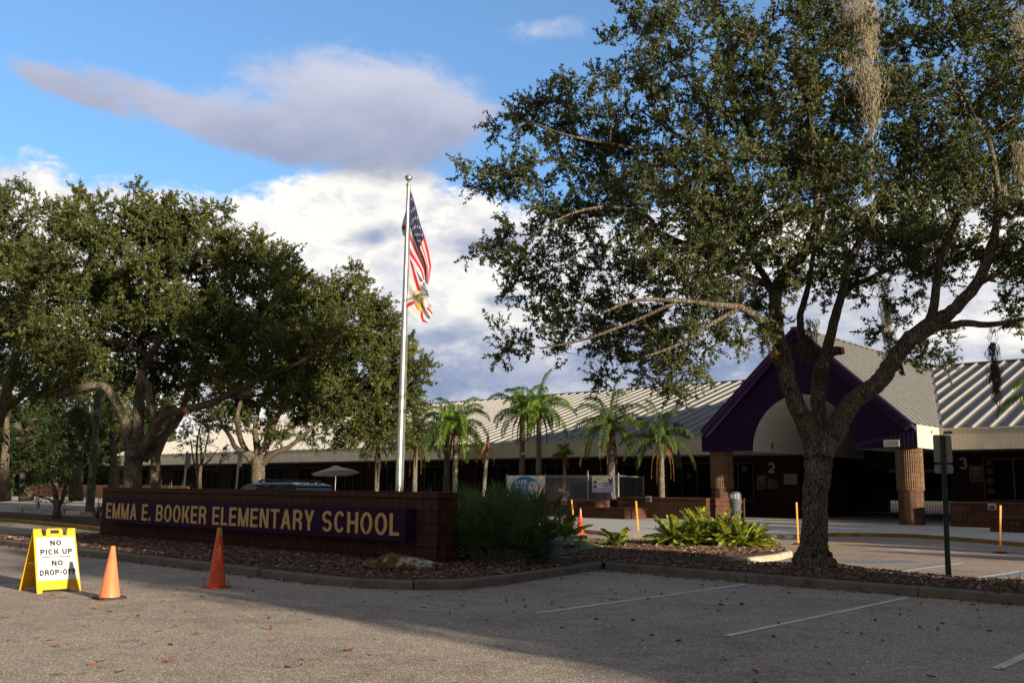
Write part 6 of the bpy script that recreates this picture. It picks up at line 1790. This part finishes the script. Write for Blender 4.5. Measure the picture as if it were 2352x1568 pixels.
# ------------------------------------------------------------------ palms
def frond(Q, T, D0, org, az_, el_, L, drop, rng, leafl, n=34, dead=False, droopy=1.0):
    """appends leaflets for one arching feather leaf"""
    d = np.array([cos(az_) * cos(el_), sin(az_) * cos(el_), sin(el_)]); p = org.copy(); st = L / n; pts = [p.copy()]; ds = []
    for i in range(n):
        d = d + np.array([0, 0, -drop * st * (0.5 + 1.3 * i / n)]); d = d / np.linalg.norm(d); p = p + d * st; pts.append(p.copy()); ds.append(d.copy())
    side0 = norm(np.cross(ds[0], [0, 0, 1.0]) + 1e-6)
    ct = rng.normal(.45, .12)
    for i in range(n):
        q = pts[i]; d = ds[i]; t = (i + .5) / n
        D0.append((pts[i], pts[i + 1], .022 * (1 - .8 * t), .022 * (1 - .8 * (t + 1 / n))))
        if t < .12: continue
        s_ = norm(np.cross(d, [0, 0, 1.0]) + side0 * .2)
        up = np.cross(s_, d)
        ll = leafl * sin(pi * (0.12 + 0.82 * t)) ** .6
        for sd in (1, -1):
            for _ in range(4):
                dv = s_ * sd * rng.uniform(.55, 1.0) + d * rng.uniform(.25, .7) + up * rng.uniform(-.25, .55)
                if dead: dv = d * .8 + s_ * sd * .25 + np.array([0, 0, -1.0])
                dv = norm(dv); l = ll * rng.uniform(.75, 1.1); w = .017
                a = q + d * rng.uniform(0, st); m = a + dv * l * .5 + np.array([0, 0, -.06 * l * droopy]); e = a + norm(dv + np.array([0, 0, -.75 * droopy])) * l * .98
                n_ = norm(np.cross(dv, d) + rng.normal(size=3) * .3); sv_ = norm(np.cross(dv, n_)) * w
                Q.append([a, m + sv_, e, m - sv_]); T.append(np.clip(ct + rng.normal(0, .12), 0, 1))


def palm(px, dep_y, base_z, py_crown, r, nf, L, seed, label, leafm='palm_leaf', dead=4, yellow=False, lean=0, drop=.78, ndrop=None):
    yl = dep_y; c = onY(px, py_crown, yl); b_ = lw(c[0], yl, base_z); rng = np.random.default_rng(seed)
    b_[0] -= lean
    root = empty('palm_tree', b_, 0, label, 'palm', 'queen palms in the planter')
    H = c[2] - base_z; top = np.array([lean, 0, H])
    mb = MB(); pts = []; rad = []
    for i in range(15):
        t = i / 14; pts.append(np.array([lean * t ** 1.4, 0, H * t])); rad.append(r * (1.25 - .35 * t if t < .12 else 1.0 - .22 * t))
    mb.tube(pts, rad, 12, jit=.05, rng=rng); mb.build('trunk', 'palm_bark', root, smooth=True)
    mb = MB(); mb.lathe([(r * .8, -.5), (r * .95, -.2), (r * .8, .15), (r * .4, .5), (.02, .9)], 10, tuple(top)); mb.build('crownshaft', 'palm_dead', root, smooth=True)
    Q, T, D0 = [], [], []
    for k in range(nf):
        t = k / nf
        frond(Q, T, D0, top + np.array([0, 0, .15]), k * 2.4 + rng.uniform(-.3, .3), 1.42 - 1.45 * t + rng.uniform(-.12, .12), L * rng.uniform(.85, 1.1), drop * rng.uniform(.8, 1.25), rng, .50, 34, droopy=1.4)
    if nf:
        S = segtubes(np.array([q[0] for q in D0]), np.array([q[1] for q in D0]), np.array([q[2] for q in D0]), np.array([q[3] for q in D0]), 3)
        facemesh('fronds', np.array(Q), leafm, np.array(T), root); facemesh('frond_stems', S, leafm, np.full(len(S), .6), root)
    if yellow:
        Q, T, D0 = [], [], []
        frond(Q, T, D0, top, -.2, .2, L * .95, 1.5, rng, .42, 30); facemesh('yellow_frond', np.array(Q), leafm, np.full(len(Q), 1.0), root)
    if dead:
        Q, T, D0 = [], [], []
        for k in range(dead): frond(Q, T, D0, top + np.array([0, 0, -.05]), (k + .3) * 2 * pi / dead + rng.uniform(-.5, .5), -.15 + rng.uniform(-.7, .25), L * rng.uniform(.6, .85), 3.0, rng, .42, 22, dead=True)
        facemesh('dead_fronds', np.array(Q), 'palm_dead', np.array(T), root)
        S = segtubes(np.array([q[0] for q in D0]), np.array([q[1] for q in D0]), np.array([q[2] for q in D0]), np.array([q[3] for q in D0]), 3)
        facemesh('dead_stems', S, 'palm_dead', np.full(len(S), .3), root)
    return root


palm(1047, 43.0, .6, 985, .19, 24, 3.1, 1, 'tall sunlit palm with yellow-green crown and rusty skirt, left of the banner', dead=8, yellow=True)
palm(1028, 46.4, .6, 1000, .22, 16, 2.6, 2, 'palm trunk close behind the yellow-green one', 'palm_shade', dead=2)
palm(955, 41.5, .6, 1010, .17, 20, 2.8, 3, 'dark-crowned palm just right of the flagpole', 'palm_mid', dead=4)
palm(868, 42.0, .6, 1020, .17, 16, 2.4, 4, 'short palm with a rusty frond left of the flagpole', dead=4)
palm(1121, 42.5, .6, 1018, .13, 0, 1.5, 5, 'dying leafless palm with a few brown fronds', dead=4, lean=.25)
palm(1200, 44.6, .8, 952, .20, 16, 2.6, 6, 'left one of the two tallest palms above the safe space banner', dead=6)
palm(1238, 43.9, .8, 948, .19, 16, 2.6, 7, 'right one of the two tallest palms above the safe space banner', dead=5)
palm(1297, 44.4, .8, 1048, .13, 5, .75, 8, 'stunted little palm inside the chain-link enclosure', dead=2, drop=1.4)
palm(1403, 43.6, .8, 985, .24, 19, 3.0, 9, 'stout palm with a full green crown behind the lilac banner', 'palm_mid', dead=5)
palm(1518, 44.2, .8, 1020, .19, 17, 2.6, 10, 'palm with brown hanging fronds before the porch, left of the purple gable', 'palm_mid', dead=7)
palm(2430, 40.5, .2, 920, .18, 13, 2.3, 12, 'palm whose frond tips enter at the right frame edge', 'palm_leaf', dead=2)


# ------------------------------------------------------------------ low plants
def fanplant(name, label, c, spread, n, bl, seed, zmax=1.0, mat='palmetto', blades=20, fan=2.4, w=.030, group=None, tmin=.2):
    rng = np.random.default_rng(seed); Q, T = [], []; S0, S1 = [], []
    root = empty(name, c, 0, label, 'shrub', group)
    for i in range(n):
        a = rng.uniform(0, 2 * pi); rr_ = sqrt(rng.random()) * spread * .45; b_ = np.array([rr_ * cos(a), rr_ * sin(a), 0.0])
        aa = a + rng.normal(0, .5); e = rng.uniform(.15, 1.5); st = zmax * rng.uniform(.25, 1.0)
        d = np.array([cos(aa) * cos(e), sin(aa) * cos(e), sin(e)]); p = b_ + d * st
        S0.append(b_); S1.append(p)
        s_ = norm(np.cross(d, [0, 0, 1.0]) + rng.normal(size=3) * .15); up = np.cross(s_, d); tt = rng.normal(.4, .15)
        for k in range(blades):
            f = (k / (blades - 1) - .5) * fan
            dv = norm(d * cos(f) + s_ * sin(f) + up * .22 * abs(f) + rng.normal(size=3) * .05); l = bl * (1 - .22 * abs(f)) * rng.uniform(.85, 1.08)
            m = p + dv * l * .45; e_ = p + dv * l + np.array([0, 0, -.10 * l]); sv_ = norm(np.cross(dv, up)) * w / 2
            Q.append([p, m + sv_, e_, m - sv_]); T.append(np.clip(tt + rng.normal(0, .1), 0, 1))
    facemesh('fronds', np.array(Q), mat, np.array(T), root)
    V = segtubes(np.array(S0), np.array(S1), np.full(n, .010), np.full(n, .006), 3); facemesh('stems', V, mat, np.full(len(V), .8), root)
    return root


g = gp(1148, 1290, .15)
fanplant('saw_palmetto', 'big dark fan-leaved palmetto clump at the right end of the sign wall', (g[0] + .05, g[1] + .2, .12), 1.35, 135, .62, 3, 1.25, w=.036, blades=22)


def rosette(label, c, n, L, seed, w=.05, mat='yucca_leaf', name='yucca', group='stiff spiky plants behind the sign wall', z=0):
    rng = np.random.default_rng(seed); Q, T = [], []
    for i in range(n):
        a = i * 2.4 + rng.uniform(-.2, .2); e = 1.45 - 1.15 * (i / n) + rng.uniform(-.1, .1); l = L * rng.uniform(.75, 1.05)
        d = np.array([cos(a) * cos(e), sin(a) * cos(e), sin(e)]); s_ = norm(np.cross(d, [0, 0, 1.0])) * w / 2; p = np.array([0, 0, z]) + d * .03
        m = p + d * l * .45; Q.append([p - s_ * .7, p + s_ * .7, m + s_, m - s_]); Q.append([m - s_, m + s_, p + d * l, p + d * l - s_ * .05]); t = rng.uniform(0, 1); T += [t, t]
    o = facemesh(name, np.array(Q) + np.array(c), mat, np.array(T), None, loc=np.array(c)); tag(o, label, 'plant', group); return o


sp = [(870, 20.6, 1.62), (905, 20.8, 1.72), (935, 20.6, 1.70), (965, 20.2, 1.74), (1000, 20.3, 1.70), (1040, 20.2, 1.80), (1075, 20.8, 1.78), (1110, 20.4, 1.80), (1150, 20.8, 1.82), (1190, 20.6, 1.75), (1225, 20.9, 1.65)]
names = ['leftmost of the spiky rosettes along the wall top, below the short palm', 'spiky rosette just left of the flagpole foot', 'spiky rosette at the flagpole foot, right side', 'spiky rosette beneath the dark-crowned palm', 'spiky rosette below the thick palm trunk',
         'spiky rosette under the yellow-green palm', 'spiky rosette at the right corner of the sign wall', 'spiky rosette behind the left part of the palmetto', 'spiky rosette behind the middle of the palmetto', 'spiky rosette below the safe space banner edge', 'spiky rosette at the right flank of the palmetto']
for k, ((px, dep, top_), nm) in enumerate(zip(sp, names)):
    q = at(px, 1150, dep); rosette(nm, (q[0], dep, .15), 46, top_ - .1, 100 + k, .045)
for k, (px, dep, top_) in enumerate([(352, 29, 1.65), (372, 29.3, 1.78), (395, 29, 1.80), (412, 29.3, 1.72)]):
    q = at(px, 1150, dep); rosette(['first', 'second', 'third', 'fourth'][k] + ' from the left of the spiky tufts beside the first oak trunk', (q[0], dep, .15), 34, top_ - .1, 140 + k, .06, group='spiky tufts left over the sign wall')
for k, (px, py, L) in enumerate([(2293, 1362, .22), (2338, 1362, .34), (50, 1180, .5), (378 / 1.0 * 0 + 372, 1195, .0)]):
    if L == 0: continue
    q = gp(px, py, .17); rosette(['small grassy sprout in the mulch near the right edge', 'taller grassy sprout in the mulch at the right edge', 'little spiky plant on the yellow-kerbed island'][k], (q[0], q[1], .15), 14, L, 160 + k, .022, 'leaf_green', 'sprout', None)
q = gp(225, 1190, .17); rosette('narrow-leaved plant beside the foot of the lamp post', (q[0], q[1], .15), 18, 1.0, 170, .06, 'leaf_green', 'young_palm', None)


def cycad(label, c, rad, h, n, seed, group='cardboard cycads in the mulch'):
    rng = np.random.default_rng(seed); Q, T, S0, S1 = [], [], [], []
    root = empty('cycad', c, 0, label, 'shrub', group)
    for i in range(n):
        a = rng.uniform(0, 2 * pi); b_ = np.array([cos(a), sin(a), 0]) * rad * .5 * sqrt(rng.random())
        aa = a + rng.normal(0, .6); e = rng.uniform(.25, 1.4); L = h * rng.uniform(.75, 1.15)
        d = np.array([cos(aa) * cos(e), sin(aa) * cos(e), sin(e)]); p = b_.copy(); m = 13; st = L / m; ct = rng.normal(.5, .18)
        for j in range(m):
            d = norm(d + np.array([0, 0, -.10])); q = p + d * st; S0.append(p); S1.append(q); t = j / m
            if t > .2:
                s_ = norm(np.cross(d, [0, 0, 1.0])); up = np.cross(s_, d); l = .16 * (1 - .5 * abs(t - .55)); w = .048
                for sd in (1, -1):
                    dv = norm(s_ * sd + d * .55 + up * .45 + rng.normal(size=3) * .10); sv_ = norm(np.cross(dv, up + d * .2)) * w
                    Q.append([p, p + dv * l * .45 + sv_ * .8, p + dv * l * .85 + sv_, p + dv * l, p + dv * l * .85 - sv_, p + dv * l * .45 - sv_ * .8]); T.append(np.clip(ct + rng.normal(0, .15), 0, 1))
            p = q
    facemesh('fronds', np.array(Q), 'zamia', np.array(T), root)
    V = segtubes(np.array(S0), np.array(S1), np.full(len(S0), .008), np.full(len(S0), .007), 3); facemesh('stems', V, 'zamia', np.full(len(V), .6), root)
    return root


def cy(px, py, *a, **k):
    q = gp(px, py, .16); return (q[0], q[1], .14)


cycad('left end of the large mound of paddle-leaved cycads', cy(1568, 1250), .8, .80, 95, 201)
cycad('tall middle of the large mound of paddle-leaved cycads', cy(1630, 1246), .9, 1.0, 130, 202)
cycad('right end of the large mound of paddle-leaved cycads', cy(1698, 1253), .80, .85, 110, 203)
cycad('sunlit cycad half hidden by the palmetto', cy(1290, 1252), .55, .85, 60, 204)
cycad('smallest cycad, alone in the mulch', cy(1418, 1252), .28, .62, 17, 205)

# ------------------------------------------------------------------ unseen trees added beyond the right edge, shaped to cast shade over the lot
def s_pt(s, u): return np.array([s * 0.696 + u * 0.718, s * 0.718 - u * 0.696])


def treeline(name, label, s0, s1, u0, hfun, n, seed, z0=0.0, leaf=.32, depth=3.0):
    rng = np.random.default_rng(seed); P = []
    S = rng.uniform(s0, s1, n) if s1 > 8.5 or s0 > 8 else s1 - (s1 - s0) * rng.beta(1, 2.2, n); U = u0 + rng.uniform(-depth / 2, depth / 2, n)
    H = np.array([hfun(s) for s in S]); Z = z0 + (H - z0) * rng.uniform(0, 1, n) ** .8
    XY = np.array([s_pt(a, b_) for a, b_ in zip(S, U)]); P = np.concatenate([XY, Z[:, None]], 1)
    Q = leafquads(P, rng.normal(size=(n, 3)), leaf, leaf * .62, rng)
    o = facemesh(name, Q, 'leaf_oak', rng.uniform(0, .8, n), None, loc=np.array([*s_pt((s0 + s1) / 2, u0), 0])); tag(o, label, 'trees', kind='stuff'); return o


def hA(s):
    # taller where the sign wall lies in the shade, lower towards the open lot
    if s < 9.8: return 6.4 + .6 * sin(s * 3.1)
    if s < 13.0: return 14.5 + .8 * sin(s * 5)
    if s < 17.2: return 6.9 + .4 * sin(s * 4.0)
    return 5.8


treeline('shade_tree_line', 'dense unseen tree row added beyond the right edge to shade the lot', 8.2, 18.9, 8.5, hA, 50000, 5, leaf=.36)
treeline('shade_tree_line', 'thin unseen foliage added at the near end of the row to soften its shade', 6.9, 8.4, 8.5, lambda s: 6.2, 1100, 15, z0=.6, leaf=.34)
treeline('shade_tree_line', 'thin unseen boughs added over the end of the row to dapple the oak trunk', 16.9, 19.6, 8.5, lambda s: 9.6, 4200, 8, z0=5.9, leaf=.40)
treeline('shade_tree_line', 'unseen tree row added far to the right to shade the foot of the school', 25.6, 80, 13, lambda s: (4.9 if s < 30 else 6.6) + min(.8, max(0, (s - 30) * .1)) + .5 * sin(s * 1.1) + .4 * sin(s * 2.9), 42000, 6, leaf=.42)
rng = np.random.default_rng(9); P = []
for (s_, z_, r_, n_) in [(7.4, 3.2, .25, 260), (7.3, 5.6, .25, 240), (7.5, 2.5, .2, 160)]:
    c_ = s_pt(s_, 8.5 + rng.uniform(-3, 3)); q = rng.normal(size=(n_, 3)) * np.array([r_ * 1.6, r_ * 1.6, r_ * .45]) + np.array([c_[0], c_[1], z_]); P.append(q)
P = np.concatenate(P)
tag(facemesh('shade_boughs', leafquads(P, rng.normal(size=(len(P), 3)), .22, .13, rng), 'leaf_oak', rng.uniform(0, .8, len(P)), None, loc=P[0]), 'loose unseen boughs added beside the right-hand tree row to break up its shade', 'trees', kind='stuff')
# dark wood closing the view at the far left
rng = np.random.default_rng(77); n = 60000
th_ = rng.uniform(-58, -19.5, n); dd = rng.uniform(128, 142, n); zt = 9 + 3 * np.sin(th_ * 2.1) + 2 * np.sin(th_ * 5.3)
P = np.stack([dd * np.sin(np.radians(th_)), dd * np.cos(np.radians(th_)), zt * rng.uniform(0, 1, n)], 1)
o = facemesh('far_woods', leafquads(P, rng.normal(size=(n, 3)), .9, .6, rng), 'leaf_dark', rng.uniform(0, .9, n), None, loc=np.array([-60, 120, 0.0]))
tag(o, 'dark mass of woods far behind the picket fence at the left', 'woods', kind='stuff')
